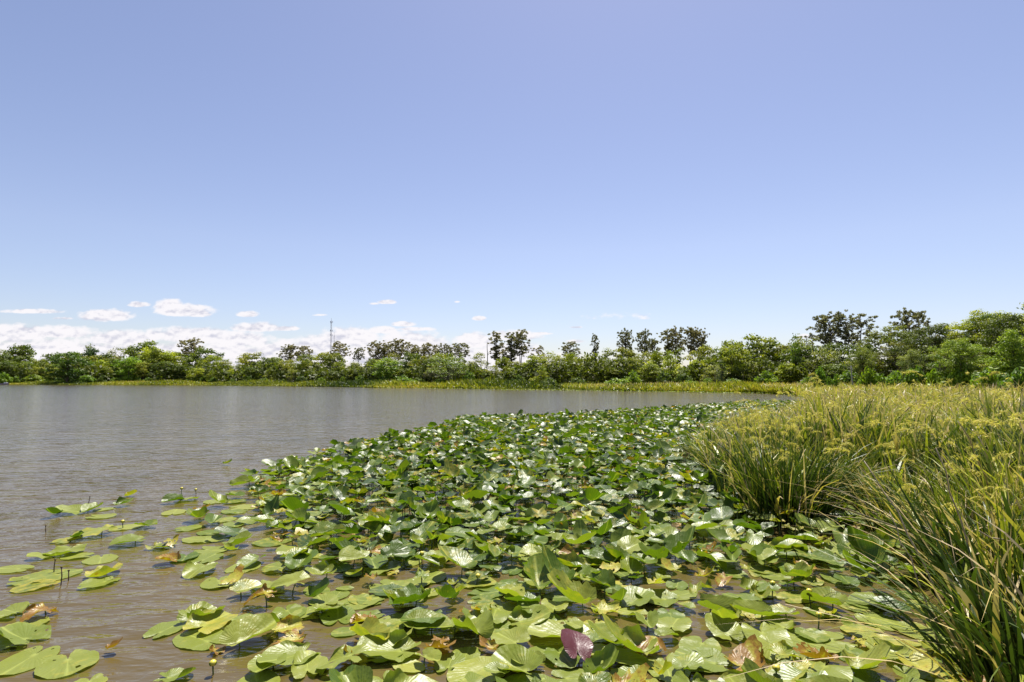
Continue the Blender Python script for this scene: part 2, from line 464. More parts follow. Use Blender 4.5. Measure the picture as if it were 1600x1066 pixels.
# ------------------------------------------------------------------ trees
def limb(p0, p1, sag=0.1, k=5, rng=None, wob=0.05):
    p0 = np.array(p0, float); p1 = np.array(p1, float)
    t = np.linspace(0, 1, k)[:, None]
    P = p0 + (p1 - p0) * t
    L = np.linalg.norm(p1 - p0)
    P[:, 2] += sag * L * np.sin(t[:, 0] * math.pi)
    if rng is not None: P[1:-1] += rng.normal(size=(k - 2, 3)) * wob * L
    return P

def proto_broad(seed, n_cl=46, per=75, leaf=0.30, low=0.1, shape='round', tone=(0.2, 0.8), moss=0, rs=1.0):
    """10 m tall, crown radius about 4 m; returns trunk mesh, crown mesh, moss mesh"""
    rng = np.random.default_rng(seed)
    tr = MB()
    lean = rng.normal(size=2) * (.08 if shape == 'cone' else .5)
    top = np.array([lean[0], lean[1], 6.6])
    tube(tr, limb((0, 0, -0.3), top, 0, 7, rng, .025), np.linspace(.26, .05, 7), 8)
    cr = MB(); mosses = []
    cents = []
    tries = 0
    while len(cents) < n_cl and tries < 9000:
        tries += 1
        z = low + (1 - low) * rng.random() ** .85
        if shape == 'round': rad = math.sqrt(max(0.02, 1 - ((z - .48) / .55) ** 2))
        elif shape == 'spread': rad = 0.55 + .6 * z if z < .75 else max(.1, 1.0 * (1 - ((z - .75) / .30) ** 2))
        else: rad = max(.12, (1.02 - z) * .95 + .1)
        a = rng.random() * 2 * math.pi; q = rng.random() ** .45 * rad
        lob = 1 + .22 * math.sin(3 * a + seed) + .13 * math.sin(5 * a + 2 * z * 6)
        c = np.array([q * lob * 3.7 * math.cos(a), q * lob * 3.7 * math.sin(a), z * 9.2])
        if all(np.linalg.norm((c - d) * (1, 1, 1.3)) > 1.15 * rs ** 1.5 for d in cents): cents.append(c)
    for c in cents:
        R_ = rng.uniform(.7, 1.35) * rs
        n = int(per * R_ ** 2)
        d = rng.normal(size=(n, 3)); d /= np.linalg.norm(d, axis=1, keepdims=True)
        d[:, 2] = np.where(d[:, 2] < -.1, d[:, 2] * .45, d[:, 2])
        rad = R_ * rng.random(n) ** .35 * rng.uniform(.7, 1.25, n)
        P = c + d * rad[:, None] * np.array([1.15, 1.15, .72])
        base = rng.uniform(*tone)
        C = np.zeros((n, 3)); C[:, 0] = np.clip(base + rng.normal(size=n) * .16, 0, 1)
        N = d * .7 + np.array([0, 0, .7])
        cards(cr, P, leaf * rng.uniform(.6, 1.25, n), N, rng, C)
        if rng.random() < .35:
            zz = max(1.0, c[2] - rng.uniform(1.2, 2.6))
            tube(tr, limb((lean[0] * zz / 8, lean[1] * zz / 8, zz), c, .06, 5, rng, .03), np.linspace(.09, .02, 5), 5)
        if moss and c[2] < 6.2 and rng.random() < moss * .5:
            m = 18; ms = MB()
            Pm = c + rng.normal(size=(m, 3)) * np.array([.35, .35, .25]); ln = rng.uniform(.6, 1.7, m); wd = rng.uniform(.05, .13, m)
            aa = rng.random(m) * math.pi
            dx = np.stack([np.cos(aa), np.sin(aa), 0 * aa], 1) * wd[:, None]
            tipv = np.stack([rng.normal(size=m) * .12, rng.normal(size=m) * .12, -ln], 1)
            V = np.stack([Pm - dx, Pm + dx, Pm + dx * .3 + tipv, Pm - dx * .3 + tipv], 1).reshape(-1, 3)
            ms.add(V, np.arange(4 * m).reshape(m, 4), C=np.repeat(rng.random((m, 1)) * np.ones((1, 3)), 4, 0))
            mosses.append(ms.mesh('hanging_moss', M_MOSS, False))
    return tr.mesh('trunk', M_BARK), cr.mesh('crown', M_LEAF, False), mosses

def proto_pine(seed, kind='umbrella', leaf=.22):
    """16 m tall pine; bare lower trunk, flattened dark tufts"""
    rng = np.random.default_rng(seed)
    tr = MB(); cr = MB()
    tops = [np.array([rng.normal() * .4, rng.normal() * .4, 15.2])]
    if kind == 'double': tops = [np.array([-1.3, .2, 15.0]), np.array([1.5, -.3, 14.0])]
    spec = {'umbrella': (26, 10.8, 3.3), 'broad': (40, 9.0, 3.6), 'slim': (24, 7.6, 1.6), 'double': (34, 9.0, 2.9), 'sparse': (15, 10.0, 2.8)}[kind]
    n, zlow, spread = spec
    for tp in tops:
        pts = limb((tp[0] * .2, tp[1] * .2, -.3), tp, 0, 9, rng, .012)
        tube(tr, pts, np.linspace(.24, .05, 9), 8)
        m = n // len(tops)
        for i in range(m):
            f = (i + .5) / m
            zz = zlow + (15.6 - zlow) * f
            if kind in ('umbrella', 'sparse'): rr = spread * (1 - ((zz - zlow) / (16.2 - zlow)) ** 2.2) ** .5 * rng.uniform(.55, 1.08)
            elif kind == 'slim': rr = spread * rng.uniform(.25, 1.1) * (1 if zz > 12 else .55)
            else: rr = spread * math.sqrt(max(.05, 1 - ((zz - 12.4) / 3.9) ** 2)) * rng.uniform(.3, 1.05)
            a = i * 2.4 + rng.normal() * .35
            c = np.array([tp[0] + rr * math.cos(a), tp[1] + rr * math.sin(a), zz])
            zb = max(zlow - 1.2, zz - rr * rng.uniform(.35, .75))
            fr = zb / 15.2
            b0 = np.array([tp[0] * (.2 + .8 * fr), tp[1] * (.2 + .8 * fr), zb])
            tube(tr, limb(b0, c, .05, 5, rng, .05), np.linspace(.085, .025, 5), 5)
            for k in range(rng.integers(4, 8)):
                cc = c + rng.normal(size=3) * np.array([.62, .62, .34])
                R_ = rng.uniform(.2, .5)
                q = int(54 * R_ + 8)
                d = rng.normal(size=(q, 3)); d /= np.linalg.norm(d, axis=1, keepdims=True)
                P = cc + d * (R_ * rng.random(q) ** .4)[:, None] * np.array([1.1, 1.1, .62])
                C = np.zeros((q, 3)); C[:, 0] = np.clip(rng.uniform(.15, .8) + rng.normal(size=q) * .15, 0, 1)
                cards(cr, P, leaf * rng.uniform(.5, 1.1, q), d * .5 + np.array([0, 0, .4]), rng, C, 2.6)
    return tr.mesh('trunk', M_BARK), cr.mesh('crown', M_PINE, False), []

P_ROUND = [proto_broad(s, 50, 80, .30, lw, 'round', (.1, 1)) for s, lw in ((1, .06), (2, .04), (3, .3), (4, .22))]
P_SPREAD = [proto_broad(s, 46, 75, .30, .34, 'spread', (.0, .8)) for s in (11, 12, 13)]
P_CONE = [proto_broad(s, 34, 60, .26, .12, 'cone', (.0, 1)) for s in (21, 22, 23)]
P_MOSS = [proto_broad(s, 34, 50, .25, .28, 'round', (.2, .8), .9) for s in (31, 32, 33)]
P_NEAR = [proto_broad(s, 95, 300, .14, .05, sh, (.05, .95), ms_, .78) for s, sh, ms_ in ((41, 'round', 0), (42, 'spread', .3), (43, 'round', .5), (44, 'cone', 0))]
P_PINE = {k: [proto_pine(s, k) for s in ss] for k, ss in {'umbrella': (51, 52), 'broad': (53, 54, 55), 'slim': (56, 57), 'double': (58, 59), 'sparse': (60,)}.items()}

TREES = []
def put_tree(name, proto, x, y, height, width, color, label, cat, group, base_h=9.6, base_w=8.2, rz=None):
    e = bpy.data.objects.new(name, None); COL.objects.link(e)
    z0 = 0.1
    e.location = (x, y, z0)
    e.empty_display_size = .5
    e.rotation_euler = (0, 0, random.random() * 6.28 if rz is None else rz)
    s = (width / base_w, width / base_w, height / base_h)
    for nm, me in [('trunk', proto[0]), ('crown', proto[1])] + [('hanging_moss', q) for q in proto[2]]:
        o = link(nm, me, e); o.scale = s
        if nm == 'crown': o.color = (*color, 1)
    e['category'] = cat; e['group'] = group
    TREES.append((e, label, x / y))
    return e

random.seed(5)
# landmarks along the shore (photo x): where each tree stands
LMK = [(-999, "off the left edge"), (-5, "at the far left edge"), (60, "near the far left edge"), (92, "by the big waterline tree"),
       (135, "right of the big waterline tree"), (215, "left of the lone left pine"), (275, "under the lone left pine"), (335, "right of the lone left pine"), (400, "left of the broad-topped pine"),
       (440, "under the broad-topped pine"), (495, "below the radio masts"), (548, "below the small umbrella pine"), (585, "below the left pine clump"), (635, "below the middle pine clump"),
       (685, "below the right pine clump"), (738, "below the tall dead trunk"), (785, "below the tall centre pines"), (835, "right of the tall centre pines"), (880, "below the low wide pine"),
       (915, "below the thin double-stemmed pine"), (955, "under the big group's left pines"), (1010, "under the big group's middle pines"), (1060, "under the big group's right pines"),
       (1110, "where the lake narrows"), (1165, "behind the water's right end"), (1215, "left of the twin pines"), (1275, "below the left twin pine"), (1325, "below the right twin pine"),
       (1375, "right of the twin pines"), (1410, "below the big right pine"), (1460, "right of the big right pine"), (1510, "near the right edge"), (1565, "at the right edge"), (1640, "off the right edge")]
def where(px):
    r = LMK[0][1]
    for p, s in LMK:
        if px >= p: r = s
    return r

prof = [(-200, 548), (0, 546), (30, 549), (60, 560), (75, 562), (92, 553), (125, 556), (143, 548), (160, 556), (185, 553), (205, 553), (225, 544), (250, 546), (280, 553), (310, 551), (340, 557), (365, 564), (400, 558),
        (440, 561), (480, 562), (520, 561), (560, 563), (585, 557), (620, 561), (650, 558), (690, 558), (720, 562), (745, 558), (790, 560), (820, 560), (850, 556), (870, 549), (900, 547),
        (930, 549), (980, 548), (1030, 549), (1060, 547), (1090, 547), (1120, 536), (1140, 537), (1165, 542), (1185, 535), (1205, 532), (1225, 544), (1255, 535), (1280, 545), (1300, 540), (1340, 548), (1375, 532),
        (1400, 522), (1430, 514), (1460, 511), (1480, 503), (1505, 502), (1530, 492), (1550, 481), (1575, 478), (1600, 480), (1700, 470), (1850, 470)]
dep = [(-200, 215), (0, 208), (200, 204), (300, 196), (420, 176), (520, 158), (600, 140), (700, 128), (800, 118), (900, 112), (1000, 106), (1100, 100), (1200, 94), (1300, 86), (1380, 76), (1450, 66), (1520, 56), (1600, 48), (1850, 42)]
def interp(tab, x): return float(np.interp(x, [a for a, b in tab], [b for a, b in tab]))

GREENS = {'bright': (3.5, 2.75, .9), 'mid': (2.35, 1.9, 1.0), 'dark': (1.35, 1.25, .85), 'olive': (2.7, 1.95, 1.2), 'grey': (3.0, 2.2, 2.5)}
WORDS = {'bright': 'bright yellow-green', 'mid': 'mid green', 'dark': 'dark green', 'olive': 'olive green', 'grey': 'grey-brown'}
def pick(px):
    r = random.random()
    if px < 330: w = (('dark', .35), ('mid', .35), ('bright', .12), ('olive', .18))
    elif px < 700: w = (('dark', .25), ('mid', .4), ('bright', .2), ('olive', .1), ('grey', .05))
    elif px < 1100: w = (('dark', .15), ('mid', .32), ('bright', .35), ('olive', .12), ('grey', .06))
    elif px < 1440: w = (('dark', .12), ('mid', .25), ('bright', .25), ('olive', .2), ('grey', .18))
    else: w = (('dark', .3), ('mid', .3), ('bright', .35), ('olive', .05))
    for k, p in w:
        r -= p
        if r <= 0: return k
    return 'mid'

def wood_row(row, step_m, dy, hfac, x0=-130, x1=1760):
    px = x0
    while px < x1:
        Y = interp(dep, px) + dy * (interp(dep, px) / 130.0) + random.uniform(-2.5, 2.5)
        ty = interp(prof, px)
        ztop = H + Y * (HORIZON - ty) / F
        h = ztop * hfac * random.uniform(.76, 1.12) * (.95 if px > 1360 else 1)
        k = pick(px)
        near = px > 1360
        if near: pr = random.choice(P_NEAR)
        elif k == 'grey': pr = random.choice(P_MOSS)
        elif k == 'olive': pr = random.choice(P_MOSS + P_SPREAD)
        elif k == 'dark': pr = random.choice(P_SPREAD + P_ROUND)
        else: pr = random.choice(P_ROUND + P_CONE)
        hasm = len(pr[2]) > 0
        w = max(4.6, h * random.uniform(.62, .95))
        c = GREENS[k]; j = random.uniform(.8, 1.15) * (.72 if near else 1)
        x = (px - 800) / F * Y
        lab = f"{WORDS[k]} {'moss-hung ' if hasm else ''}{row}-row tree {where(px)}"
        put_tree('broadleaf_tree', pr, x, Y, h, w, tuple(v * j for v in c), lab, 'tree', f'broadleaf trees of the far wood')
        px += step_m * random.uniform(.75, 1.25) * F / Y
wood_row('back', 4.4, 10, 1.12)
wood_row('middle', 5.0, 3, .95)
wood_row('front', 6.2, -3, .66)

# the big dark tree that overhangs the water on the left, and other singles
def single_tree(name, proto, px, ty, Y, w_px, color, label, cat='tree', group=None, base_h=9.6, base_w=8.2, rz=None):
    z = H + Y * (HORIZON - ty) / F
    if cat == 'tree': z *= 1.05 if px < 1400 else .96
    else: w_px *= 1.08
    color = tuple(v * 1.5 for v in color)
    return put_tree(name, proto, (px - 800) / F * Y, Y, z, w_px * Y / F, color, label, cat, group or 'single trees of the far shore', base_h, base_w, rz)
single_tree('broadleaf_tree', P_ROUND[1], 106, 551, 189, 52, (.62, .72, .45), "big round dark green tree reaching down to the water on the far left shore")
single_tree('broadleaf_tree', P_ROUND[0], 203, 560, 196, 40, (1.7, 1.75, .8), "bright yellow-green dome-shaped tree between the waterline tree and the lone left pine")
single_tree('broadleaf_tree', P_SPREAD[0], 143, 546, 214, 22, (.5, .6, .7), "small dark round treetop standing up behind the big waterline tree")
single_tree('broadleaf_tree', P_ROUND[2], 604, 562, 134, 46, (1.4, 1.4, .8), "rounded bright green tree nearest the water below the left pine clump")
single_tree('broadleaf_tree', P_MOSS[0], 700, 560, 121, 66, (1.2, 1.1, 1.3), "broad moss-draped olive tree standing close to the water left of the dead trunk")
single_tree('broadleaf_tree', P_CONE[1], 1128, 566, 90, 24, (.5, .5, .8), "dark conical cypress-like tree in front of the wood where the lake narrows")
single_tree('broadleaf_tree', P_CONE[0], 1243, 524, 92, 26, (1.2, 1.25, .8), "narrow airy green tree left of the tall twin pines")
single_tree('broadleaf_tree', P_NEAR[1], 1350, 545, 74, 40, (1.3, 1.1, 1.1), "brownish green feathery tree in front below the right twin pine")
single_tree('broadleaf_tree', P_NEAR[2], 1425, 545, 64, 44, (1.6, 1.3, 1.7), "grey-brown moss-hung tree nearest the marsh below the big right pine")
single_tree('broadleaf_tree', P_NEAR[0], 1560, 484, 58, 78, (.6, .65, .6), "tall dark green oak highest at the right edge")
single_tree('broadleaf_tree', P_NEAR[3], 1585, 510, 40, 90, (1.7, 1.6, .7), "bright yellow-green tree at the right edge")
single_tree('broadleaf_tree', P_NEAR[1], 1500, 525, 47, 80, (1.3, 1.25, .7), "spreading lime green tree just left of the right edge")

PINES = [  # px, top y, width px, depth, kind, label
    (33, 542, 20, 222, 'sparse', "thin pine crown rising above the trees at the far left"),
    (300, 530, 34, 214, 'broad', "lone round-topped pine on the left shore"),
    (458, 539, 30, 196, 'broad', "broad-topped pine left of the radio masts, left stem"),
    (474, 541, 26, 198, 'umbrella', "broad-topped pine left of the radio masts, right stem"),
    (529, 535, 30, 178, 'umbrella', "flat umbrella pine immediately right of the radio masts"),
    (560, 544, 18, 174, 'umbrella', "small umbrella pine by itself right of the masts"),
    (591, 534, 32, 160, 'broad', "leftmost pine of the left pine clump"),
    (607, 538, 26, 162, 'umbrella', "low middle pine of the left pine clump"),
    (621, 530, 30, 158, 'broad', "tallest pine of the left pine clump"),
    (644, 538, 24, 156, 'umbrella', "leftmost pine of the middle pine clump"),
    (652, 543, 26, 152, 'broad', "dark dense low pine of the middle pine clump"),
    (672, 537, 30, 154, 'umbrella', "rightmost pine of the middle pine clump"),
    (695, 538, 24, 150, 'umbrella', "left pine of the right pine clump"),
    (717, 537, 34, 150, 'umbrella', "right flat-topped pine of the right pine clump"),
    (774, 518, 20, 134, 'slim', "tall slim pine right of the bare dead trunk"),
    (800, 520, 22, 133, 'slim', "tall slim pine next to the bigger pine near centre"),
    (814, 517, 32, 132, 'double', "tallest full pine near the centre of the tree line"),
    (788, 546, 14, 130, 'slim', "short pine between the two tall slim pines"),
    (843, 542, 24, 134, 'sparse', "low open pine right of the tallest centre pine"),
    (891, 535, 30, 128, 'umbrella', "low wide pine right of centre by the small cloud"),
    (930, 522, 11, 128, 'slim', "thin bare double-stemmed pine standing alone"),
    (978, 516, 26, 120, 'broad', "leftmost pine of the big right pine group"),
    (1008, 517, 24, 121, 'broad', "second pine of the big right pine group"),
    (1024, 530, 20, 118, 'broad', "short pine in a dip of the big right pine group"),
    (1042, 515, 22, 120, 'slim', "narrow pine left of the widest pines of the big group"),
    (1057, 512, 28, 118, 'double', "wide double pine topping the big right pine group"),
    (1076, 512, 28, 119, 'broad', "wide dense pine right of the double one in the big group"),
    (1096, 515, 24, 118, 'broad', "rightmost pine of the big right pine group"),
    (1298, 491, 50, 108, 'broad', "left one of the two tall twin pines"),
    (1336, 489, 52, 106, 'double', "right one of the two tall twin pines"),
    (1370, 520, 22, 104, 'sparse', "small open pine right of the tall twin pines"),
    (1420, 485, 48, 84, 'broad', "big dark pine right of the twin pines"),
    (1452, 505, 26, 86, 'sparse', "open low pine beside the big dark pine on the right"),
]
for i, (px, ty, wp, Y, kind, lab) in enumerate(PINES):
    ps = P_PINE[kind]
    bw = {'umbrella': 7.4, 'broad': 7.6, 'slim': 4.0, 'double': 7.4, 'sparse': 6.6}[kind]
    c = random.choice([(.95, .95, .95), (1.1, 1.05, 1.0), (.85, .9, .9)])
    single_tree('pine_tree', ps[i % len(ps)], px, ty, Y, wp, c, lab, 'pine tree', 'pines rising above the far wood', 15.9, bw)
unique_labels(TREES)

def undergrowth():
    mb = MB(); rg = np.random.default_rng(3); n = 90000
    px = rg.uniform(-150, 1900, n); D = np.interp(px, [a for a, b in dep], [b for a, b in dep])
    Y = D + rg.uniform(-4, 16, n) * D / 130
    X = (px - 800) / F * Y
    clump_ = np.array([mnoise.noise(Vector((x * .16, y * .16, 1.))) for x, y in zip(X, Y)])
    top = (H + D * (HORIZON - np.interp(px, [a for a, b in prof], [b for a, b in prof])) / F)
    Z = .1 + top * (.55 + .5 * clump_) * rg.random(n) ** .8
    C = np.zeros((n, 3)); C[:, 0] = np.clip(.3 + clump_ * .5 + rg.normal(size=n) * .15, 0, 1)
    cards(mb, np.stack([X, Y, Z], 1), rg.uniform(.3, .75, n) * D / 130, np.array([[0, -.3, .7]]), rg, C)
    o = link('undergrowth', mb.mesh('undergrowth', M_LEAF, False)); o.color = (1.2, 1.0, .6, 1)
    tag(o, "tangled dark green undergrowth filling the wood behind the front trees", 'undergrowth', kind='stuff')
undergrowth()

# dead trunks
def snag(px, ty, by, Y, r, mat, lab, branches=2):
    e = bpy.data.objects.new('dead_tree', None); COL.objects.link(e); e.location = ((px - 800) / F * Y, Y, 0.1)
    h = H + Y * (HORIZON - ty) / F
    mb = MB(); rng = np.random.default_rng(int(px))
    tube(mb, limb((0, 0, -.3), (rng.normal() * .15, 0, h), 0, 8, rng, .006), np.linspace(r, r * .35, 8), 8)
    link('trunk', mb.mesh('trunk', mat), e)
    for k in range(branches):
        zz = h * rng.uniform(.55, .9); mb = MB()
        s = rng.choice([-1, 1])
        tube(mb, limb((0, 0, zz), (s * rng.uniform(.4, .9), rng.normal() * .2, zz + rng.uniform(.3, .8)), .1, 4, rng, .03), np.linspace(r * .35, r * .1, 4), 5)
        link('branch', mb.mesh('branch', mat), e)
    tag(e, lab, 'dead tree', 'dead standing trees')
snag(762, 535, 566, 136, .16, M_BARK, "tall bare dead trunk left of the tall slim pine", 2)
snag(1331, 573, 592, 66, .12, M_PALEBARK, "bleached white dead trunk at the marsh edge below the twin pines", 1)
snag(1261, 528, 560, 92, .12, M_BARK, "dark broken trunk poking up left of the twin pines", 2)
snag(1273, 533, 560, 90, .12, M_BARK, "dark bare pole-like trunk just left of the twin pines", 1)

# radio masts
def mast(px, ty, Y, w, lab, dishes):
    e = bpy.data.objects.new('radio_mast', None); COL.objects.link(e); e.location = ((px - 800) / F * Y, Y, 0.1)
    h = H + Y * (HORIZON - ty) / F
    top = h * .93
    corners = [(w * .58 * math.cos(a), w * .58 * math.sin(a)) for a in (R(90), R(210), R(330))]
    for cx, cy in corners:
        mb = MB(); tube(mb, [(cx, cy, 0), (cx, cy, top)], w * .09, 6); link('leg', mb.mesh('leg', M_STEEL), e)
    mb = MB(); k = int(top / (w * 1.1)); 
    for i in range(k):
        z0, z1 = top * i / k, top * (i + 1) / k
        for j in range(3):
            a = corners[j]; b = corners[(j + 1) % 3]
            tube(mb, [(*a, z0), (*b, z1)], w * .035, 4, cap=False); tube(mb, [(*a, z1), (*b, z1)], w * .035, 4, cap=False)
    link('lattice', mb.mesh('lattice', M_STEEL), e)
    mb = MB(); tube(mb, [(0, 0, top - 1), (0, 0, h)], w * .12, 6); link('antenna', mb.mesh('antenna', M_STEEL), e)
    for f, s in dishes:
        mb = MB()
        for a in (0, 120, 240):
            x, y = w * 1.1 * math.cos(R(a + 30)), w * 1.1 * math.sin(R(a + 30))
            tube(mb, [(0, 0, h * f), (x, y, h * f)], w * .06, 5)
            tube(mb, [(x, y, h * f - s), (x, y, h * f + s)], w * .2, 6)
        link('antenna_array', mb.mesh('antenna_array', M_STEEL), e)
    tag(e, lab, 'radio mast', 'radio masts behind the far wood')
mast(516.5, 497, 600, 1.15, "tall grey lattice radio mast rising high above the far trees", [(.94, 1.0), (.80, .9), (.73, .6), (.45, .6)])
mast(521.6, 519, 760, .8, "shorter fainter radio mast just right of the tall one", [(.75, .6)])

# ------------------------------------------------------------------ small boat at the far left shore
def boat():
    Y = 186; x0 = (6 - 800) / F * Y
    e = bpy.data.objects.new('small_boat', None); COL.objects.link(e); e.location = (x0, Y, 0)
    n = 12; sec = []
    for i in range(n + 1):
        t = i / n; x = -1.9 + 3.9 * t
        w = .68 * math.sqrt(max(0.02, 1 - max(0, (t - .35) / .65) ** 2.2)); d = .14 * (t > .7) * (t - .7) / .3
        sec.append([(x, -w, .42 + d), (x, -w * .8, -.06 + d * .6), (x, w * .8, -.06 + d * .6), (x, w, .42 + d), (x, w - .05, .42 + d), (x, w * .74, .04 + d * .6), (x, -w * .74, .04 + d * .6), (x, -w + .05, .42 + d)])
    V = np.array(sec).reshape(-1, 3)
    Q = [(i * 8 + j, i * 8 + (j + 1) % 8, (i + 1) * 8 + (j + 1) % 8, (i + 1) * 8 + j) for i in range(n) for j in range(8)]
    Q += [(0, 1, 6, 7), (1, 2, 5, 6), (2, 3, 4, 5)]
    mb = MB(); mb.add(V, Q); link('hull', mb.mesh('hull', M_BOAT, False), e)
    for sx in (-.7, .5):
        mb = MB(); a, b, z0, z1 = sx - .16, sx + .16, .28, .34
        V = [(x, y, z) for x in (a, b) for y in (-.58, .58) for z in (z0, z1)]
        mb.add(V, [(0, 1, 3, 2), (4, 6, 7, 5), (0, 4, 5, 1), (2, 3, 7, 6), (0, 2, 6, 4), (1, 5, 7, 3)])
        link('seat', mb.mesh('seat', M_WHITE, False), e)
    mb = MB(); V = [(x, y, z) for x in (.75, 1.5) for y in (-.4, .4) for z in (.42, .72)]
    V = [(x, y * (.8 if z > .5 else 1), z) for x, y, z in V]
    mb.add(V, [(0, 1, 3, 2), (4, 6, 7, 5), (0, 4, 5, 1), (2, 3, 7, 6), (0, 2, 6, 4), (1, 5, 7, 3)])
    link('white_cover', mb.mesh('white_cover', M_WHITE, False), e)
    tag(e, "small low grey boat with a white cover moored at the far left shore", 'boat')
boat()

# ------------------------------------------------------------------ grass blades
def blades(mb, X, Y, Z, h, w, rng, lean=.25, bend=.5, tint=None, K=5, mat=0, az=None, dirbias=None, grad=.22):
    n = len(X)
    az = rng.random(n) * 2 * math.pi if az is None else az
    dx, dy = np.cos(az), np.sin(az)
    if dirbias is not None:
        dx = dx + dirbias[0]; dy = dy + dirbias[1]
        l = np.hypot(dx, dy) + 1e-9; dx, dy = dx / l, dy / l
    ln = np.abs(rng.normal(size=n)) * lean; bd = np.abs(rng.normal(size=n)) * bend
    tw = rng.random(n) * math.pi
    sx, sy = np.cos(tw), np.sin(tw)
    t = np.linspace(0, 1, K)
    V = np.zeros((n, K, 2, 3))
    for i, ti in enumerate(t):
        off = h * (ln * ti + bd * ti ** 2.4)
        zz = h * ti * (1 - .25 * ln * ti) - h * .42 * bd * ti ** 3
        cx = X + dx * off; cy = Y + dy * off; cz = Z + zz
        ww = w * (1 - ti ** 2.2) * (.65 + .7 * ti * (1 - ti) * 2) * .5 + w * .02
        V[:, i, 0] = np.stack([cx - sx * ww, cy - sy * ww, cz], 1)
        V[:, i, 1] = np.stack([cx + sx * ww, cy + sy * ww, cz], 1)
    base = (np.arange(n) * K * 2)[:, None]
    Q = []
    for i in range(K - 1):
        Q.append(np.stack([base[:, 0] + i * 2, base[:, 0] + i * 2 + 1, base[:, 0] + i * 2 + 3, base[:, 0] + i * 2 + 2], 1))
    Q = np.concatenate(Q)
    tint = rng.random(n) if tint is None else tint
    C = np.zeros((n, K, 2, 3))
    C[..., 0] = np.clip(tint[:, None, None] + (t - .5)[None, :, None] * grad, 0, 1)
    mb.add(V.reshape(-1, 3), Q, C=C.reshape(-1, 3), mat=mat)
    return V[:, -1, 0], np.stack([dx, dy], 1)

def seeds(mb, tips, dirs, size, rng, m=16, mat=1, w=.012):
    n = len(tips)
    sz = size * rng.uniform(.6, 1.3, n)
    ax = np.concatenate([dirs * .8, np.full((n, 1), -.15)], 1) + rng.normal(size=(n, 3)) * .15
    for k in range(m):
        f = k / m
        c = tips - ax * (sz * (1 - f) * .9)[:, None] + np.array([0, 0, 1.]) * (sz * .35 * math.sin(math.pi * (1 - f)))[:, None] * .4
        d = rng.normal(size=(n, 3)) * .55 + ax * .7 + np.array([0, 0, -.45])
        d /= np.linalg.norm(d, axis=1, keepdims=True)
        L = (sz * rng.uniform(.10, .26, n) * (1.1 - .5 * f))[:, None]
        s = np.cross(d, rng.normal(size=(n, 3))); s /= np.linalg.norm(s, axis=1, keepdims=True)
        a = c; b = c + d * L * .55 + s * w * .5; e = c + d * L; g = c + d * L * .55 - s * w * .5
        V = np.stack([a, b, e, g], 1).reshape(-1, 3)
        C = np.zeros((n * 4, 3)); C[:, 0] = np.repeat(np.clip(rng.normal(.5, .25, n), 0, 1), 4)
        mb.add(V, np.arange(4 * n).reshape(n, 4), C=C, mat=mat)

def scatter(n, x0, x1, y0, y1, rng, cond):
    P = np.stack([rng.uniform(x0, x1, n), rng.uniform(y0, y1, n)], 1)
    return P[cond(P)]

rng = np.random.default_rng(77)
def land(P, m=0.0): return dist_to_lake(P) > m
def infov(P, k=.98): return (np.abs(P[:, 0]) < P[:, 1] * k + 1.5)
def patch(P, s=.35, seed=0.0):
    return np.array([mnoise.noise(Vector((p[0] * s + seed, p[1] * s, seed))) for p in P])

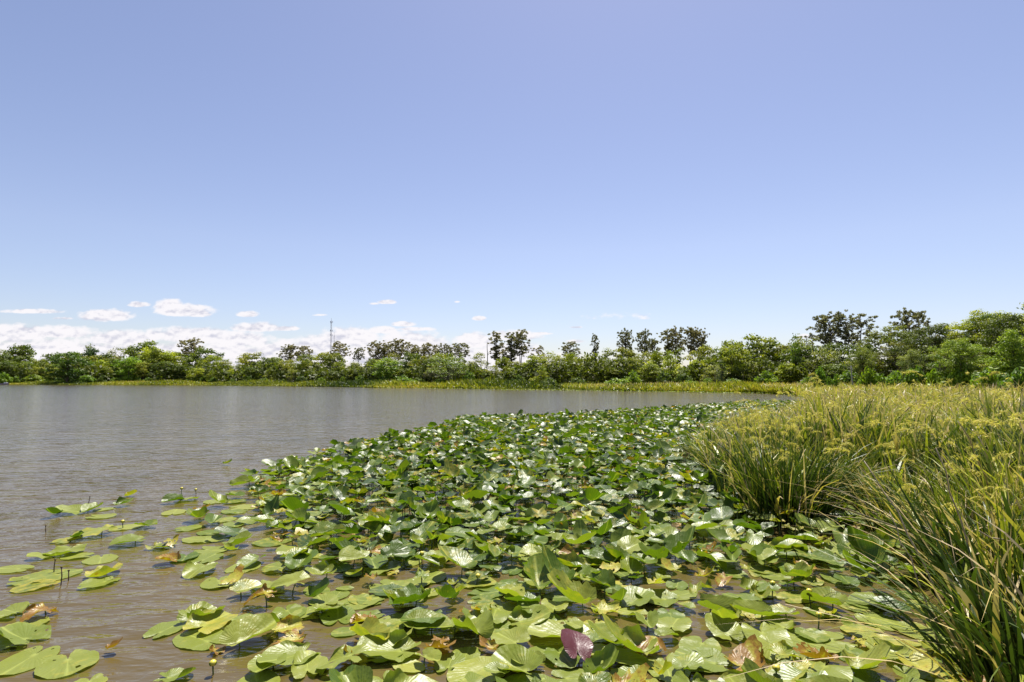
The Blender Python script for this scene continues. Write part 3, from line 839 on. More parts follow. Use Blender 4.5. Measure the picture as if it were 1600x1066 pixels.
def grass_field():
    # near right bank
    mb = MB()
    P = scatter(25000, 1.5, 12, 1.2, 10.5, rng, lambda P: land(P, -.05) & infov(P, 1.02) & (P[:, 0] > .62 * P[:, 1] * .55))
    pt = patch(P, .9); keep = rng.random(len(P)) < .68 + pt * 1.4; P = P[keep]; pt = pt[keep]
    d = dist_to_lake(P)
    h = (0.72 + .44 * np.clip(d / 1.3, 0, 1)) * rng.uniform(.55, 1.15, len(P)) * (1 + .4 * pt)
    z = terrain_z(P)
    tint = np.clip(rng.normal(.22, .16, len(P)) + .3 * patch(P, .6, 9), 0, 1)
    dead = rng.random(len(P)) < .2; tint[dead] = rng.uniform(.75, 1, dead.sum())
    tips, dr = blades(mb, P[:, 0], P[:, 1], z, h, rng.uniform(.012, .055, len(P)), rng, .14, .34, tint, 6, grad=.6)  # steep grad: shade low in the bank put into the blade tint
    # feathery flowering heads
    s = (rng.random(len(P)) < .035) & (d > .9)
    Ps = P[s]
    st, sdr = blades(mb, Ps[:, 0], Ps[:, 1], z[s], h[s] * 1.12 + .12, np.full(len(Ps), .007), rng, .2, .35, np.full(len(Ps), .6), 6)
    seeds(mb, st, sdr, .26, rng, 80, w=.006)
    # middle
    P = scatter(95000, 2, 46, 9.5, 42, rng, lambda P: land(P) & infov(P, .98))
    P = P[rng.random(len(P)) < np.clip(14.0 / P[:, 1], .3, 1)]
    pt = patch(P, .55, 3); kk = rng.random(len(P)) < .58 + pt * 1.6; P = P[kk]; pt = pt[kk]; dl = dist_to_lake(P)
    h = rng.uniform(.55, 1.2, len(P)) * (1 + .55 * pt) * (.68 + .32 * np.clip(dl / 2.5, 0, 1)) * np.clip(.85 + P[:, 0] * .01, .8, 1.1)
    tint = np.clip(rng.normal(.53, .2, len(P)) + .35 * patch(P, .22, 5), 0, 1)
    dead = rng.random(len(P)) < .17; tint[dead] = rng.uniform(.8, 1, dead.sum())
    sc = np.clip(P[:, 1] / 12, 1, 3.2)
    tips, dr = blades(mb, P[:, 0], P[:, 1], terrain_z(P), h, rng.uniform(.016, .042, len(P)) * sc, rng, .28, .55, tint, 5, grad=.65)  # blade feet tinted dark for shade between the stems, tips yellower
    s = rng.random(len(P)) < .038
    Pf = P[s]
    st, sdr = blades(mb, Pf[:, 0], Pf[:, 1], terrain_z(Pf), h[s] * 1.1 + .06, np.full(len(Pf), .008), rng, .2, .4, np.full(len(Pf), .62), 4)
    seeds(mb, st, sdr, .28, rng, 24, w=.016)
    # far
    P = scatter(90000, 8, 110, 40, 100, rng, lambda P: land(P) & infov(P, .96) & (P[:, 1] < np.interp(800 + F * P[:, 0] / P[:, 1], [a for a, b in dep], [b for a, b in dep]) + 2))
    P = P[rng.random(len(P)) < .6]
    pt = patch(P, .09, 3)
    h = rng.uniform(.7, 1.25, len(P)) * (1 + .3 * pt)
    tint = np.clip(rng.normal(.64, .15, len(P)) + .45 * patch(P, .07, 5), 0, 1)
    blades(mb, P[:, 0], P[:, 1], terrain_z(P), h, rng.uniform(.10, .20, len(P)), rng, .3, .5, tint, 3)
    o = link('marsh_grass', mb.mesh('marsh_grass', [M_GRASS, M_SEED], False))
    o.color = (1, 1, 1, 1)
    tag(o, "dense yellow-green marsh grass with feathery seed heads filling the right bank", 'marsh grass', kind='stuff')
grass_field()

def shore_reeds():
    mb = MB()
    pts = np.array(shore[:14]); seg = np.diff(pts, axis=0); L = np.linalg.norm(seg, axis=1); cum = np.concatenate([[0], np.cumsum(L)])
    n = 60000
    s = rng.uniform(0, cum[-1], n); i = np.clip(np.searchsorted(cum, s) - 1, 0, len(seg) - 1)
    base = pts[i] + seg[i] * ((s - cum[i]) / L[i])[:, None]
    depth = rng.random(n) ** 1.3 * 13 - .6
    P = base + np.stack([np.zeros(n), depth], 1)
    P = P[infov(P, 1.0)]
    depth = dist_to_lake(P)
    wob = patch(P, .05, 2)
    px = 800 + F * P[:, 0] / P[:, 1]
    hh = np.interp(px, [0, 500, 700, 850, 1230], [.9, 1.05, 1.2, 1.3, 1.35])
    h = hh * rng.uniform(.5, 1.1, len(P)) * (1 + 1.2 * wob + .5 * patch(P, .3, 6)) * np.clip(.45 + depth * .25, .4, 1.15)
    tint = np.clip(.42 + rng.normal(0, .12, len(P)) + .55 * patch(P, .035, 8) + np.clip(1.2 - depth, 0, 1.2) * .1, 0, 1)
    blades(mb, P[:, 0], P[:, 1], np.maximum(terrain_z(P), 0), h, rng.uniform(.14, .30, len(P)), rng, .25, .35, tint, 3)
    o = link('shore_reeds', mb.mesh('shore_reeds', [M_GRASS, M_SEED], False)); o.color = (.88, .86, .65, 1)
    tag(o, "low strip of yellow-green reeds along the waterline of the far shore", 'reeds', kind='stuff')
shore_reeds()

# shrubs
def proto_shrub(seed, leaf=.16):
    rg = np.random.default_rng(seed); cr = MB(); tr = MB()
    for k in range(22):
        a = rg.random() * 6.28; q = rg.random() ** .6
        c = np.array([q * .95 * math.cos(a), q * .95 * math.sin(a), rg.uniform(.25, 1.0) * (1.5 - .6 * q)])
        n = 70
        d = rg.normal(size=(n, 3)); d /= np.linalg.norm(d, axis=1, keepdims=True)
        P = c + d * (rg.uniform(.25, .5) * rg.random(n) ** .4)[:, None]
        C = np.zeros((n, 3)); C[:, 0] = np.clip(rg.uniform(.3, .95) + rg.normal(size=n) * .15, 0, 1)
        cards(cr, P, leaf * rg.uniform(.5, 1.2, n), d * .5 + np.array([0, 0, .8]), rg, C, 2.0)
        if k % 3 == 0: tube(tr, limb((0, 0, -.1), c, .05, 4, rg, .03), np.linspace(.03, .01, 4), 5)
    return tr.mesh('stems', M_BARK), cr.mesh('foliage', M_LEAF, False)
P_SHRUB = [proto_shrub(s) for s in (1, 2, 3)]
SHR = []
def shrub(px, Y, wpx, hpx, color, word):
    e = bpy.data.objects.new('shrub', None); COL.objects.link(e); e.location = ((px - 800) / F * Y, Y, .05)
    e.rotation_euler = (0, 0, random.random() * 6.28)
    w = wpx * Y / F / 2.6; h = hpx * Y / F / 1.55
    for nm, me in zip(('stems', 'foliage'), random.choice(P_SHRUB)):
        o = link(nm, me, e); o.scale = (w, w, h)
        if nm == 'foliage': o.color = (*color, 1)
    e['category'] = 'shrub'; e['group'] = 'shrubs along the marsh edge of the wood'
    SHR.append((e, f"{word} shrub {where(px)}", px))
random.seed(8)
px = -40
while px < 1330:
    Y = interp(dep, px) - 7 + random.uniform(-3, 2)
    c, wd = random.choice([((1.7, 1.75, .8), 'bright yellow-green'), ((1.3, 1.4, .9), 'light green'), ((1.1, 1.1, .9), 'mid green')])
    hm = random.uniform(1.6, 3.2)
    shrub(px, Y, random.uniform(2.8, 4.8) * F / Y, hm * F / Y, c, wd)
    px += random.uniform(3.2, 6.5) * F / Y
for (px, Y, w, h, c, wd) in [(1282, 66, 26, 20, (1.5, 1.8, .7), 'rounded lime green'), (1302, 64, 20, 13, (1.6, 1.8, .7), 'low lime green'), (1355, 60, 30, 20, (2.0, 2.0, .7), 'golden green'), (1390, 58, 44, 17, (1.6, 1.8, .7), 'lime green'),
                             (1430, 54, 40, 20, (1.6, 1.8, .7), 'lime green'), (1470, 50, 50, 30, (2.0, 2.1, .7), 'golden green'), (1505, 46, 50, 34, (1.8, 2.0, .7), 'tall lime green'), (1545, 40, 60, 30, (1.7, 1.8, .7), 'lime green'), (1590, 34, 60, 44, (1.3, 1.5, .8), 'fresh green'),
                             (1640, 32, 60, 48, (1.3, 1.5, .8), 'fresh green'), (1075, 88, 40, 14, (1.9, 1.9, .6), 'golden green'), (965, 96, 50, 16, (2.0, 2.0, .6), 'golden green'), (630, 122, 46, 14, (1.6, 1.75, .6), 'low lime green'),
                             (8, 196, 22, 18, (1.6, 1.8, .7), 'rounded lime green'), (58, 198, 40, 14, (1.7, 1.6, .8), 'low golden green'), (135, 190, 30, 14, (1.6, 1.8, .7), 'low lime green')]:
    if px > 1250: h = (593.5 - {0: 576, 1: 582}[int(h < 16)]) + 1422 / Y + (px > 1450) * 6
    shrub(px, Y, w, h, c, wd)
unique_labels(SHR)

# ------------------------------------------------------------------ individual grass clumps on the near right
def clump(px, py, h, rad, n, tint0, label, lean=.2, bend=.4, dead=.15, seedfrac=.1, w=(.012, .026), bias=None):
    x, y = ground(px, py)
    e = bpy.data.objects.new('grass_clump', None); COL.objects.link(e); e.location = (x, y, 0)
    rg = np.random.default_rng(int(px * 7 + py))
    r = rad * np.sqrt(rg.random(n)); a = rg.random(n) * 6.28
    X, Y_ = r * np.cos(a), r * np.sin(a)
    az = np.where(rg.random(n) < .7, a, rg.random(n) * 6.28)
    hh = h * rg.uniform(.55, 1.08, n)
    nd = int(n * dead); ns = int(n * seedfrac)
    mb = MB(); t = np.clip(rg.normal(tint0, .13, n), 0, .68)
    blades(mb, X[nd:], Y_[nd:], np.full(n - nd, -.05), hh[nd:], rg.uniform(*w, n - nd), rg, lean, bend, t[nd:], 7, az=az[nd:], dirbias=bias)
    o = link('green_blades', mb.mesh('green_blades', M_GRASS, False), e); o.color = (1, 1, 1, 1)
    if nd:
        mb = MB(); blades(mb, X[:nd], Y_[:nd], np.full(nd, -.05), hh[:nd] * .95, rg.uniform(*w, nd) * .8, rg, lean * 1.5, bend * 1.5, rg.uniform(.75, 1, nd), 7, az=az[:nd], dirbias=bias)
        o = link('dead_blades', mb.mesh('dead_blades', M_GRASS, False), e); o.color = (1, 1, 1, 1)
    if ns:
        mb = MB(); st, sdr = blades(mb, X[:ns], Y_[:ns], np.full(ns, -.05), hh[:ns] * 1.12, np.full(ns, .007), rg, lean * .8, bend * .8, np.full(ns, .6), 7)
        seeds(mb, st, sdr, .24, rg, 80, w=.006)
        o = link('seed_heads', mb.mesh('seed_heads', [M_GRASS, M_SEED], False), e); o.color = (1, 1, 1, 1)
    tag(e, label, 'grass clump', 'tall grass clumps at the edge of the lily pads')

clump(1225, 812, 1.2, .42, 420, .15, "large dark green grass clump standing forward into the lily pads", .22, .4, .1, .05)
clump(1275, 792, 1.15, .38, 320, .2, "dark green grass clump just right of the large forward clump", .3, .5, .2, .08)
clump(1180, 760, 1.0, .35, 300, .25, "green grass clump left and behind the large forward clump", .3, .5, .15, .1)
clump(1135, 745, .85, .32, 260, .22, "low arching grass clump at the left end of the grass bank", .35, .5, .1, .05)
clump(1100, 722, .75, .35, 260, .28, "small grass clump beside the pads at the left tip of the bank", .3, .5, .1, .05)
clump(1165, 690, .85, .4, 260, .38, "yellowish grass clump at the back of the left tip of the bank", .25, .45, .15, .2)
clump(1410, 838, .95, .26, 150, .25, "grass clump with leaning brown blades between the forward clump and the corner", .24, .35, .45, .03, bias=(-.15, 0))
clump(1505, 905, 1.1, .26, 200, .25, "dark grass clump leaning over the pads toward the lower right", .24, .35, .35, .02, bias=(-.15, .1))
clump(1590, 985, 1.2, .26, 220, .15, "nearest tall dark grass clump in the lower right corner", .3, .4, .3, .04, (.014, .03))
clump(1600, 900, 1.35, .32, 320, .32, "tall grass clump at the right edge above the corner clump", .25, .4, .25, .12, (.014, .028))
clump(1400, 775, 1.2, .4, 320, .30, "grass clump with seed heads behind the leaning brown blades", .3, .5, .2, .15)
clump(1600, 1090, 1.0, .26, 180, .22, "cut-off grass clump at the bottom right corner", .35, .5, .3, .0, (.014, .03))

# single dead stalks leaning out of the bank
def stalk(p0, p1, h1, r, label, sag=.08):
    x0, y0 = ground(*p0); 
    e0 = np.array([x0, y0, -.05]); q = at(p1[0], p1[1], h1); e1 = np.array(q)
    mb = MB(); rg = np.random.default_rng(int(p0[0]))
    P = limb(e0 - e0, e1 - e0, sag, 9, rg, .006)
    tube(mb, P, np.linspace(r, r * .35, 9), 6, C=(.9, 0, 0))
    o = link('dead_stalk', mb.mesh('dead_stalk', M_DRY), None, e0)
    tag(o, label, 'dead stalk', 'dead stalks leaning out of the grass bank')
M_DRY = plain_mat('dry_stalk', (0.42, 0.33, 0.23), 0.6, 0.3, 0.35, 20)
stalk((1500, 1010), (1350, 720), 3.9, .007, "long pale dead stalk leaning left across the lower right grass", .1)
stalk((1590, 850), (1498, 660), 4.2, .010, "thick straw-coloured dead stalk leaning up to the left near the right edge", .02)
stalk((1540, 900), (1300, 790), 4.4, .007, "thin brown stalk lying almost flat over the pads", .05)
stalk((1640, 900), (1530, 830), 3.3, .010, "short pale broken stalk at the right edge", .03)
stalk((1480, 1040), (1390, 800), 3.4, .006, "thin brown stalk rising left of the corner clump", .08)
stalk((1440, 880), (1290, 760), 5.2, .006, "slender dead stalk arching over the dark grass gap", .14)
stalk((1240, 850), (1252, 770), 6.3, .005, "upright pale stalk in front of the large forward clump", .05)
stalk((1560, 1000), (1462, 700), 3.5, .008, "tall grey-brown stalk standing behind the corner clump", .04)

# ------------------------------------------------------------------ lily pads
def lily(mb, pos, L, rg, kind='flat', lod=0, yaw=None, tilt=None, hue=None, age=None, red=0.0, z=0.0, mat=0):
    """one spatterdock leaf; junction with its stalk at pos. Returns world junction."""
    nr, na = ((7, 40), (4, 22), (3, 13))[lod]
    s = rg.uniform(.13, .36) if kind != 'flat' else rg.uniform(.10, .30)
    phi = np.linspace(-math.pi + s, math.pi - s, na)
    a_, b_, c0 = .40 * rg.uniform(.9, 1.1), .5, .2
    # ray from the origin to the ellipse (centre 0,c0)
    dx, dy = np.sin(phi), np.cos(phi)
    A = dx ** 2 / a_ ** 2 + dy ** 2 / b_ ** 2; B = -2 * dy * c0 / b_ ** 2; C_ = c0 ** 2 / b_ ** 2 - 1
    Rr = (-B + np.sqrt(B * B - 4 * A * C_)) / (2 * A)
    lobe = np.clip((math.pi - s - np.abs(phi)) / .42, 0, 1); Rr = Rr * (.52 + .60 * np.sqrt(lobe) - .12 * lobe) * (1 + .26 * np.clip((np.abs(phi) - 2.0), 0, 1))
    ph = rg.random() * 6.28
    rag = {'ragged': .12, 'curled': .05}.get(kind, .015)
    Rr = Rr * (1 + rag * np.sin(phi * rg.integers(6, 10) + ph) * rg.random() + rag * rg.normal(size=na) * .7 + .012 * np.sin(phi * 3 + ph))
    t = np.linspace(0, 1, nr + 1)[1:] ** .8
    X = np.outer(t, Rr * dx); Y = np.outer(t, Rr * dy); T = np.outer(t, np.ones(na))
    Z = np.zeros_like(X)
    par = {'flat': (rg.uniform(-.04, .12), rg.uniform(-.05, .10), .018, .03), 'wavy': (rg.uniform(.02, .28), rg.uniform(-.15, .25), .035, .15),
           'folded': (rg.uniform(.25, .65), rg.uniform(-.2, .25), .03, .15), 'curled': (rg.uniform(.2, .7), rg.uniform(.2, .9), .06, .3),
           'ragged': (rg.uniform(.0, .5), rg.uniform(-.1, .6), .07, .3), 'droop': (rg.uniform(-.5, -.15), rg.uniform(-.6, -.1), .05, .25)}[kind]
    fold, cup, wav, bendv = par
    fl, fr = fold * rg.uniform(.5, 1.4), fold * rg.uniform(.5, 1.4)
    sd_ = np.where(X > 0, fr, fl) * np.clip(np.abs(X) / .1, .3, 1)
    Z = Z + np.abs(X) * np.sin(sd_); X = X * np.cos(sd_)
    rr2 = X ** 2 + Y ** 2
    Z = Z + cup * rr2
    k = rg.integers(3, 6)
    P_ = np.tile(phi, (nr, 1))
    Z = Z + wav * T ** 2.2 * np.sin(k * P_ + ph) + wav * .4 * T ** 4 * np.sin((k * 2 + 3) * P_ + 2 * ph)
    if kind in ('curled', 'ragged', 'wavy') and rg.random() < .6:      # one edge rolls up
        a0 = rg.uniform(-2.4, 2.4); g = np.exp(-((P_ - a0) / .6) ** 2) * T ** 3
        Z = Z + g * rg.uniform(.06, .20); X = X * (1 - .35 * g); Y = Y * (1 - .35 * g)
    Z = Z + rg.normal() * bendv * Y ** 2
    V = np.stack([X, Y, Z], -1).reshape(-1, 3)
    V = np.concatenate([[[0, 0, 0]], V]) * L
    if tilt is None: tilt = (0, 0)
    cx, sx = math.cos(tilt[0]), math.sin(tilt[0]); cy, sy = math.cos(tilt[1]), math.sin(tilt[1])
    V = V @ np.array([[1, 0, 0], [0, cx, sx], [0, -sx, cx]]) @ np.array([[cy, 0, -sy], [0, 1, 0], [sy, 0, cy]])
    yaw = rg.random() * 6.28 if yaw is None else yaw
    c, s_ = math.cos(yaw), math.sin(yaw)
    V = V @ np.array([[c, s_, 0], [-s_, c, 0], [0, 0, 1]])
    mn = V[:, 2].min()
    if z + mn < .004 and kind != 'flat': z = .004 - mn
    if kind == 'flat' and not any(tilt): V[:, 2] = np.maximum(V[:, 2], -.004 )
    V = V + np.array([pos[0], pos[1], z])
    V[:, 2] = np.where(V[:, 2] < .004, .004 + rg.uniform(0, .002), V[:, 2])
    u = (phi + math.pi) / (2 * math.pi)
    UV = np.concatenate([[[.5, 0]], np.stack([np.tile(u, (nr, 1)), T], -1).reshape(-1, 2)])
    T3 = np.array([(0, 1 + j + 1, 1 + j) for j in range(na - 1)])
    i, j = np.meshgrid(np.arange(nr - 1), np.arange(na - 1), indexing='ij'); i = i.ravel(); j = j.ravel()
    Q = np.stack([1 + i * na + j, 1 + i * na + j + 1, 1 + (i + 1) * na + j + 1, 1 + (i + 1) * na + j], 1)
    if kind == 'ragged' and lod < 2:
        keep = rg.random(len(Q)) > np.where(i >= nr - 3, .13, .03); Q = Q[keep]
    elif lod == 0 and rg.random() < .5:
        keep = (rg.random(len(Q)) > .012) | (i < 2); Q = Q[keep]
    hue = rg.random() if hue is None else hue; age = max(0, rg.normal(.06, .12)) if age is None else age
    mb.add(V, Q, T3, C=(hue, min(age, 1), red), uv=UV, mat=mat)
    return z

dense_px = [(735, 655), (830, 655), (900, 652), (1060, 640), (1100, 636), (1110, 700), (1140, 770), (1235, 830), (1285, 805), (1345, 805), (1430, 880), (1500, 960), (1550, 1060), (1560, 1180), (440, 1180), (505, 1080), (540, 1000), (500, 950), (450, 900),
            (430, 850), (415, 800), (390, 765), (385, 748), (470, 722), (520, 706), (590, 692), (670, 676)]
DENSE = [ground(*p) for p in dense_px]
mid_px = [(395, 748), (330, 785), (290, 800), (280, 850), (300, 890), (330, 920), (380, 950), (380, 1000), (330, 1000), (350, 1090), (560, 1180), (560, 800), (470, 760)]
MID = [ground(*p) for p in mid_px]
strip_px = [(1060, 640), (1120, 634), (1195, 629), (1262, 630), (1243, 650), (1150, 680), (1090, 720), (1060, 665)]
STRIP = [ground(*p) for p in strip_px]

# hand placed near pads: photo x, y, length in photo px, kind, hue, age, red
HP = [
 (88,807,24,'curled',.2,0), (122,802,42,'wavy',.7,0), (150,797,34,'folded',.6,0), (170,795,30,'flat',.8,.1), (186,792,26,'curled',.4,.1), (200,776,18,'ragged',.8,.5), (150,808,40,'flat',.8,0),
 (277,785,30,'folded',.3,0), (300,782,32,'wavy',.8,0), (312,797,26,'ragged',.7,.9), (270,803,40,'flat',.9,0), (335,786,34,'flat',.8,0), (372,794,46,'flat',.9,0), (402,798,24,'ragged',.8,.8), (415,802,26,'folded',.6,0), (440,790,40,'flat',.8,0),
 (95,848,40,'flat',.7,.4), (118,845,22,'curled',.2,0), (160,836,60,'wavy',.8,.25), (185,826,46,'flat',.9,.1), (232,826,34,'curled',.5,.1), (212,850,46,'folded',.6,0), (245,856,40,'ragged',.5,.3), (268,852,26,'ragged',.3,.7),
 (285,828,38,'flat',.7,0), (315,812,40,'curled',.5,.1), (330,822,36,'folded',.35,0), (322,845,50,'flat',.8,0), (322,860,48,'flat',.75,0), (350,842,36,'wavy',.8,0), (372,838,48,'folded',.15,0), (398,815,40,'wavy',.6,.1), (425,832,34,'curled',.3,.1), (440,815,34,'flat',.8,0),
 (108,862,62,'wavy',.75,0), (72,872,34,'wavy',.8,0), (130,870,40,'flat',.8,0), (158,872,50,'flat',.8,0), (30,890,52,'flat',.8,0), (48,906,84,'flat',.7,.2), (70,914,54,'flat',.3,.5), (168,896,60,'wavy',.85,.4), (165,910,50,'flat',.7,0),
 (270,882,36,'curled',.6,.9), (318,892,54,'wavy',.75,0), (342,908,56,'flat',.75,0), (360,914,40,'ragged',.9,.7), (372,892,50,'flat',.8,0), (400,880,46,'folded',.5,0), (412,918,52,'wavy',.8,0), (440,893,48,'wavy',.7,.2), (462,928,62,'folded',.85,0),
 (415,948,46,'ragged',.9,.9), (448,955,60,'flat',.6,0), (495,958,52,'wavy',.8,0), (420,975,70,'wavy',.65,0), 
 (25,962,56,'wavy',.75,0), (70,962,44,'ragged',.5,1.), (30,985,60,'flat',.8,.1), (40,1003,84,'wavy',.6,0), (55,1024,86,'flat',.75,0), (106,1032,84,'flat',.75,.1), (172,1021,24,'curled',.5,1.), (10,1010,60,'flat',.8,0),
 (250,990,62,'flat',.65,0), (300,975,60,'curled',.7,.15), (318,985,84,'wavy',.85,.35), (325,1004,84,'flat',.7,.05), (373,1012,78,'folded',.85,.1), (432,992,56,'ragged',.85,.6), (465,1002,48,'ragged',.7,.8), (468,1027,86,'wavy',.7,0), (425,1042,60,'folded',.7,0), (480,1052,70,'wavy',.8,0), (262,1064,60,'wavy',.6,0), (140,1066,50,'flat',.8,0), (340,1022,26,'ragged',.8,.9),
 (628,1022,92,'wavy',.7,0), (650,985,76,'folded',.7,0), (548,1045,84,'wavy',.75,0), (566,1002,66,'curled',.8,.45), (680,1020,46,'ragged',.5,1.), (692,1004,30,'ragged',.5,1.), (745,1006,78,'curled',.75,0), (806,1008,66,'wavy',.8,0), (893,1000,92,'wavy',.8,0), (902,1036,62,'folded',.3,0,1.), (955,1040,78,'folded',.75,0), (797,1034,66,'wavy',.8,.45), (822,1058,84,'folded',.7,0), (932,1064,60,'curled',.5,0),
 (828,950,52,'folded',.4,0), (812,975,64,'wavy',.7,.1), (634,940,66,'wavy',.75,0), (548,945,60,'flat',.75,0), (503,960,56,'wavy',.7,0), (910,950,70,'curled',.8,.2), (600,915,60,'flat',.7,0), (612,892,52,'wavy',.75,0), (665,908,54,'flat',.7,0), (575,975,44,'ragged',.5,.9), (770,975,56,'folded',.7,0), (725,1030,50,'flat',.7,0),
 (1040,1036,80,'flat',.75,0), (1082,1040,66,'flat',.75,0), (1139,1000,64,'folded',.75,0), (1050,985,62,'wavy',.75,0), (1190,996,84,'wavy',.75,0), (1300,1002,100,'flat',.75,0), (1290,1052,98,'wavy',.7,0), (1384,1030,74,'wavy',.8,0), (1398,962,58,'folded',.2,0), (1420,985,66,'flat',.75,0), (1306,866,62,'wavy',.7,0), (1160,965,50,'wavy',.8,.5), (1158,1046,72,'ragged',.7,.9), (1022,1018,60,'droop',.5,.9), (1352,900,50,'curled',.5,0), (1250,1000,80,'flat',.75,0), (1225,985,60,'wavy',.75,0), (1110,958,60,'folded',.7,0), (985,950,66,'folded',.6,0), (1040,940,62,'wavy',.6,0),
 (352,727,14,'curled',.2,.3), (700,1045,60,'flat',.6,0), (600,1065,70,'flat',.7,0), (1000,1068,70,'wavy',.6,0), (1210,1066,70,'wavy',.6,.3), (1080,1075,70,'wavy',.6,0), (860,1075,60,'flat',.6,0), (740,1072,60,'flat',.6,.1), (520,1075,60,'flat',.6,.1),
]
LP = []      # (x, y, L, kind, hue, age, red, z, tilt)
rl = np.random.default_rng(2024)
for it in HP:
    px, py, lp, kind, hue, age = it[:6]; red = it[6] if len(it) > 6 else 0.
    x, y = ground(px, py)
    L = lp * y / F * 1.06
    z = {'flat': .006, 'wavy': .015, 'folded': .03, 'curled': .03, 'ragged': .01, 'droop': .05}[kind]
    tl = (0, 0) if kind == 'flat' else (rl.normal() * .09, rl.normal() * .09)
    if red: z, tl = .07, (.38, .25)
    LP.append((x, y, L, kind, hue, age, red, z, tl, px, py))
grid = {}
def gkey(x, y): return int(math.floor(x / .3)), int(math.floor(y / .3))
def near_ok(x, y, r):
    i, j = gkey(x, y); 
    for a in range(i - 1, i + 2):
        for b in range(j - 1, j + 2):
            for (u, v) in grid.get((a, b), ()):
                if (u - x) ** 2 + (v - y) ** 2 < r * r: return False
    return True
for l in LP: grid.setdefault(gkey(l[0], l[1]), []).append((l[0], l[1]))
def fill(poly, n, rmin, prob=None):
    pa = np.array(poly); x0, y0 = pa.min(0); x1, y1 = pa.max(0)
    y0 = max(y0, 2.3)
    P = np.stack([rl.uniform(x0, x1, n), rl.uniform(y0, y1, n)], 1)
    P = P[inpoly(P, poly)]
    for (x, y) in P:
        if callable(rmin): r = rmin(x, y)
        else: r = rmin
        if not near_ok(x, y, r): continue
        dd = mnoise.noise(Vector((x * .9, y * .9, 4.)))
        if prob and rl.random() > prob(x, y, dd): continue
        grid.setdefault(gkey(x, y), []).append((x, y))
        py = HORIZON + F * H / y; px = 800 + F * x / y
        em = min(1, max(0, (y - 3.4) / 4.0))          # how much the leaves stand out of the water
        em = em if inpoly(np.array([[x, y]]), DENSE)[0] or y > 9 else em * .3
        if px < 520: em *= .5
        r1 = rl.random()
        if r1 < .13: kind = 'ragged'
        elif r1 < .13 + .46 * (1 - em) : kind = 'flat'
        elif r1 < .66: kind = 'wavy'
        elif r1 < .86: kind = 'folded'
        else: kind = 'curled'
        hue = float(np.clip(rl.normal(.69 - .54 * em, .2), 0, 1))
        age = {'ragged': rl.uniform(.3, .95)}.get(kind, max(0, rl.normal(.04, .16)))
        z = .006 if kind == 'flat' else rl.uniform(.01, .05) + em * rl.random() * .17
        st = .05 + .22 * em
        tl = (0, 0) if kind == 'flat' else (rl.normal() * st, rl.normal() * st)
        LP.append((x, y, float(np.clip(rl.normal(.238, .058), .11, .36)) * (.7 if kind == 'ragged' else 1.0), kind, hue, age, 0., z, tl, px, py))
fill(DENSE, 60000, lambda x, y: .118 if y < 4.6 else .102, lambda x, y, d: (.74 + d * .9 if y < 5.0 else .99))
fill(MID, 1500, .2, lambda x, y, d: .4 + d)
fill(STRIP, 9000, .14)
print('pads', len(LP))

# size in the picture decides which ones are individuals
order = sorted(range(len(LP)), key=lambda i: -(LP[i][2] / LP[i][1]) * (1 if -30 < LP[i][9] < 1630 and LP[i][10] < 1085 else .01))
indiv = set(order[:300])
PAD_LABELS = []
ZONES = [(0, 240, 0, 850, "in the middle-left floating patch"), (0, 240, 850, 940, "in the left edge patch"), (0, 240, 940, 1200, "in the bottom left patch"),
         (240, 480, 0, 870, "in the loose outer fringe"), (240, 480, 870, 950, "beside open brown water"), (240, 480, 950, 1200, "in the bottom left ragged group"),
         (480, 660, 0, 900, "in the left crowded pads"), (480, 660, 900, 985, "behind the bottom-left broad pads"), (480, 660, 985, 1200, "at the bottom left-centre"),
         (660, 860, 0, 900, "in the middle crowded pads"), (660, 860, 900, 985, "behind the crumpled brown pad"), (660, 860, 985, 1200, "near the crumpled brown pad"),
         (860, 1060, 0, 900, "in the right-centre crowded pads"), (860, 1060, 900, 985, "behind the dark red pad"), (860, 1060, 985, 1200, "near the dark red pad"),
         (1060, 1260, 0, 900, "below the forward grass clump"), (1060, 1260, 900, 985, "right of centre, near"), (1060, 1260, 985, 1200, "at the bottom right-centre"),
         (1260, 2000, 0, 930, "at the grass bank's foot"), (1260, 2000, 930, 1200, "beside the corner grass")]
def zone(px, py):
    for a, b, c, d, s in ZONES:
        if (a <= px < b or (a == 0 and px < 0)) and c <= py < d: return s
    return "far out in crowded pads"
rest = MB()
for i, (x, y, L, kind, hue, age, red, z, tl, px, py) in enumerate(LP):
    rg = np.random.default_rng(9000 + i)
    if i in indiv:
        e = bpy.data.objects.new('lily_pad', None); COL.objects.link(e); e.location = (x, y, 0)
        mb = MB(); zz = lily(mb, (0, 0), L, rg, kind, 0, None, tl, hue, age, red, z)
        link('leaf', mb.mesh('leaf', M_LILY), e)
        if zz > .02:
            mb = MB(); q = rg.normal(size=2) * .05
            tube(mb, limb((q[0], q[1], -.25), (0, 0, zz), .0, 5, rg, .02), .0045, 6)
            link('stalk', mb.mesh('stalk', M_STEM), e)
        e['category'] = 'lily pad'; e['group'] = 'spatterdock lily pads'
        colr = 'dark red' if red else 'brown and orange' if age > .75 else 'yellowing' if age > .3 else 'pale yellow-green' if hue > .78 else 'light green' if hue > .55 else 'mid green' if hue > .3 else 'dark green'
        shp = {'flat': 'flat floating', 'wavy': 'wavy-edged', 'folded': 'folded', 'curled': 'cupped and curled', 'ragged': 'torn', 'droop': 'drooping'}[kind]
        PAD_LABELS.append((e, f"{colr} {shp} lily pad {zone(px, py)}", -py))
    else:
        lily(rest, (x, y), L, rg, kind, 1 if y < 9 else 2, None, tl, hue, age, 0., z)
        if z > .08 and y < 12:
            tube(rest, [(x, y, -.1), (x + rg.normal() * .02, y, z)], .0045, 4, mat=1)
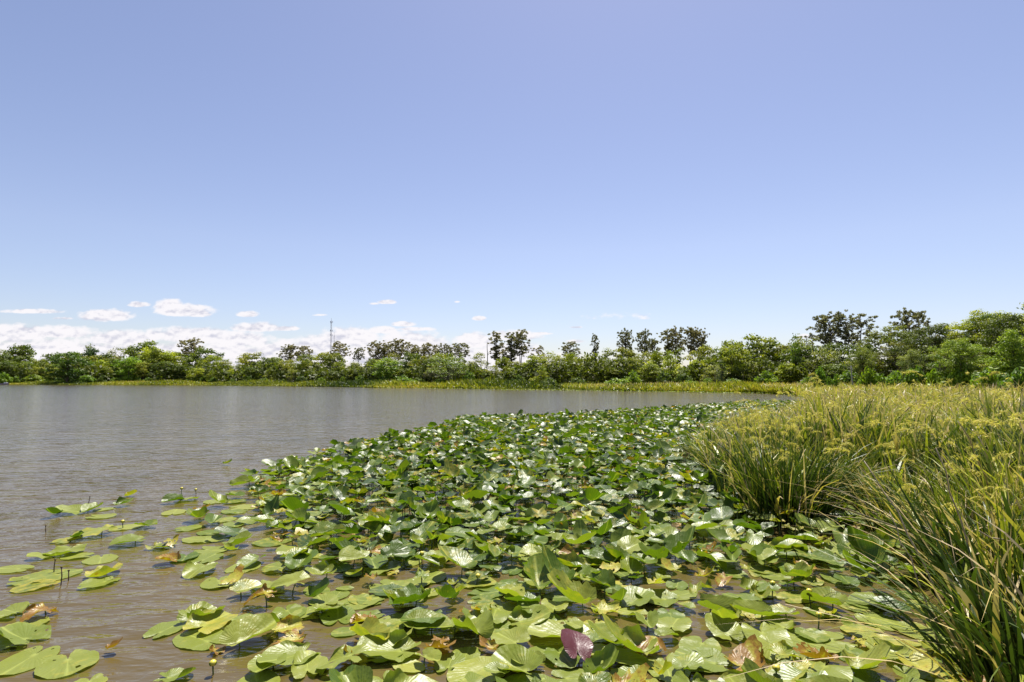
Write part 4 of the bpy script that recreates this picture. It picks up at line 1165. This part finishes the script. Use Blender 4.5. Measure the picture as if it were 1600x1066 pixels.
# thin line of pads along the far shore
n = 900
pts = np.array(shore[6:15])
for k in range(n):
    i = rl.integers(0, len(pts) - 1); f = rl.random(); p = pts[i] + (pts[i + 1] - pts[i]) * f
    lily(rest, (p[0], p[1] - abs(rl.normal()) * 1.8 - .2), .3, rl, 'wavy', 2, None, (rl.normal() * .08, rl.normal() * .08), rl.uniform(.4, 1), 0, 0, .05)
o = link('lily_pads', rest.mesh('lily_pads', [M_LILY, M_STEM]))
tag(o, "crowded carpet of small-looking green lily pads stretching away over the lake", 'lily pads', kind='stuff')
unique_labels(PAD_LABELS, 'from the bottom')

# yellow buds on stalks
def bud(px, py, hh, label, r=.019, col=None):
    x, y = ground(px, py)
    e = bpy.data.objects.new('lily_bud', None); COL.objects.link(e); e.location = (x, y, 0)
    rg = np.random.default_rng(int(px + py)); lx, ly = rg.normal() * .02, rg.normal() * .02
    mb = MB(); tube(mb, limb((0, 0, -.1), (lx, ly, hh), 0, 5, rg, .01), .0042, 6); link('stalk', mb.mesh('stalk', M_STEM if col is None else M_DEADSTALK), e)
    mb = MB(); nu, nv = 14, 8
    V = []; 
    for i in range(nv + 1):
        v = -math.pi / 2 + math.pi * i / nv
        for j in range(nu):
            a = 2 * math.pi * j / nu; q = r * math.cos(v) * (1 + .06 * math.cos(5 * a)); V.append((lx + q * math.cos(a), ly + q * math.sin(a), hh + r * .8 + r * .85 * math.sin(v)))
    mb.add(V, [(i * nu + j, i * nu + (j + 1) % nu, (i + 1) * nu + (j + 1) % nu, (i + 1) * nu + j) for i in range(nv) for j in range(nu)])
    bo = link('bud', mb.mesh('bud', M_BUD if col is None else col), e)
    mb = MB()
    for k in range(3):
        a = k * 2.1; g = []
        for i in range(4):
            v = -1.2 + i * .55; q = r * 1.10 * math.cos(v); zz = hh + r * .8 + r * .95 * math.sin(v)
            for da in (-.55, 0, .55): g.append((lx + q * math.cos(a + da * (1 - i * .2)), ly + q * math.sin(a + da * (1 - i * .2)), zz))
        mb.add(g, [(i * 3 + j, i * 3 + j + 1, (i + 1) * 3 + j + 1, (i + 1) * 3 + j) for i in range(3) for j in range(2)])
    link('sepals', mb.mesh('sepals', M_SEPAL if col is None else col), bo)
    tag(e, label, 'water lily bud', 'small round lily buds on stalks')
for px, py, hh, lab in [(660, 886, .10, "yellow bud between flat pads left of centre"), (282, 782, .14, "yellow bud on a stalk over the outer fringe patch"), (308, 772, .05, "tiny bud floating past the outer fringe patch"),
                        (193, 826, .06, "greenish bud beside the middle left patch"), (1275, 985, .08, "yellow bud among near pads at right"), (1268, 945, .08, "yellow bud half hidden below the grass bank"), (1205, 935, .08, "small yellow bud right of centre"),
                        (1210, 1060, .06, "yellow bud at the bottom edge right of centre"), (335, 1052, .05, "orange-yellow bud beside the bottom left pads"), (740, 915, .06, "yellow bud by the orange pads in mid patch"),
                        (530, 760, .16, "yellow bud raised over crowded pads at left"), (960, 840, .1, "yellow bud in the crowded pads near centre"), (1540, 905, .12, "round pale bud at the edge of the corner grass")]:
    bud(px, py, hh, lab)
for px, py, hh, lab in [(136, 790, .10, "dark bare stalk tip left of the small floating patch"), (73, 832, .06, "short dark stalk tip alone on the open water at left"), (96, 915, .13, "dark leaning stalk tip beside the left edge pads"),
                        (83, 895, .10, "dark stalk tip between the left edge pads"), (108, 908, .07, "small brown stalk tip right of the left edge pads"), (465, 782, .10, "dark stalk tip in open water of the outer fringe")]:
    bud(px, py, hh, lab, .008, M_DEADSTALK)

# big pale round knob on a thick bent stem in the bottom right corner
for o_ in COL.objects:
    if '_d' in o_: del o_['_d']

for o_ in COL.objects:
    if 'label' in o_ and len(o_['label'].split()) > 16: print('LONG', o_['label'])
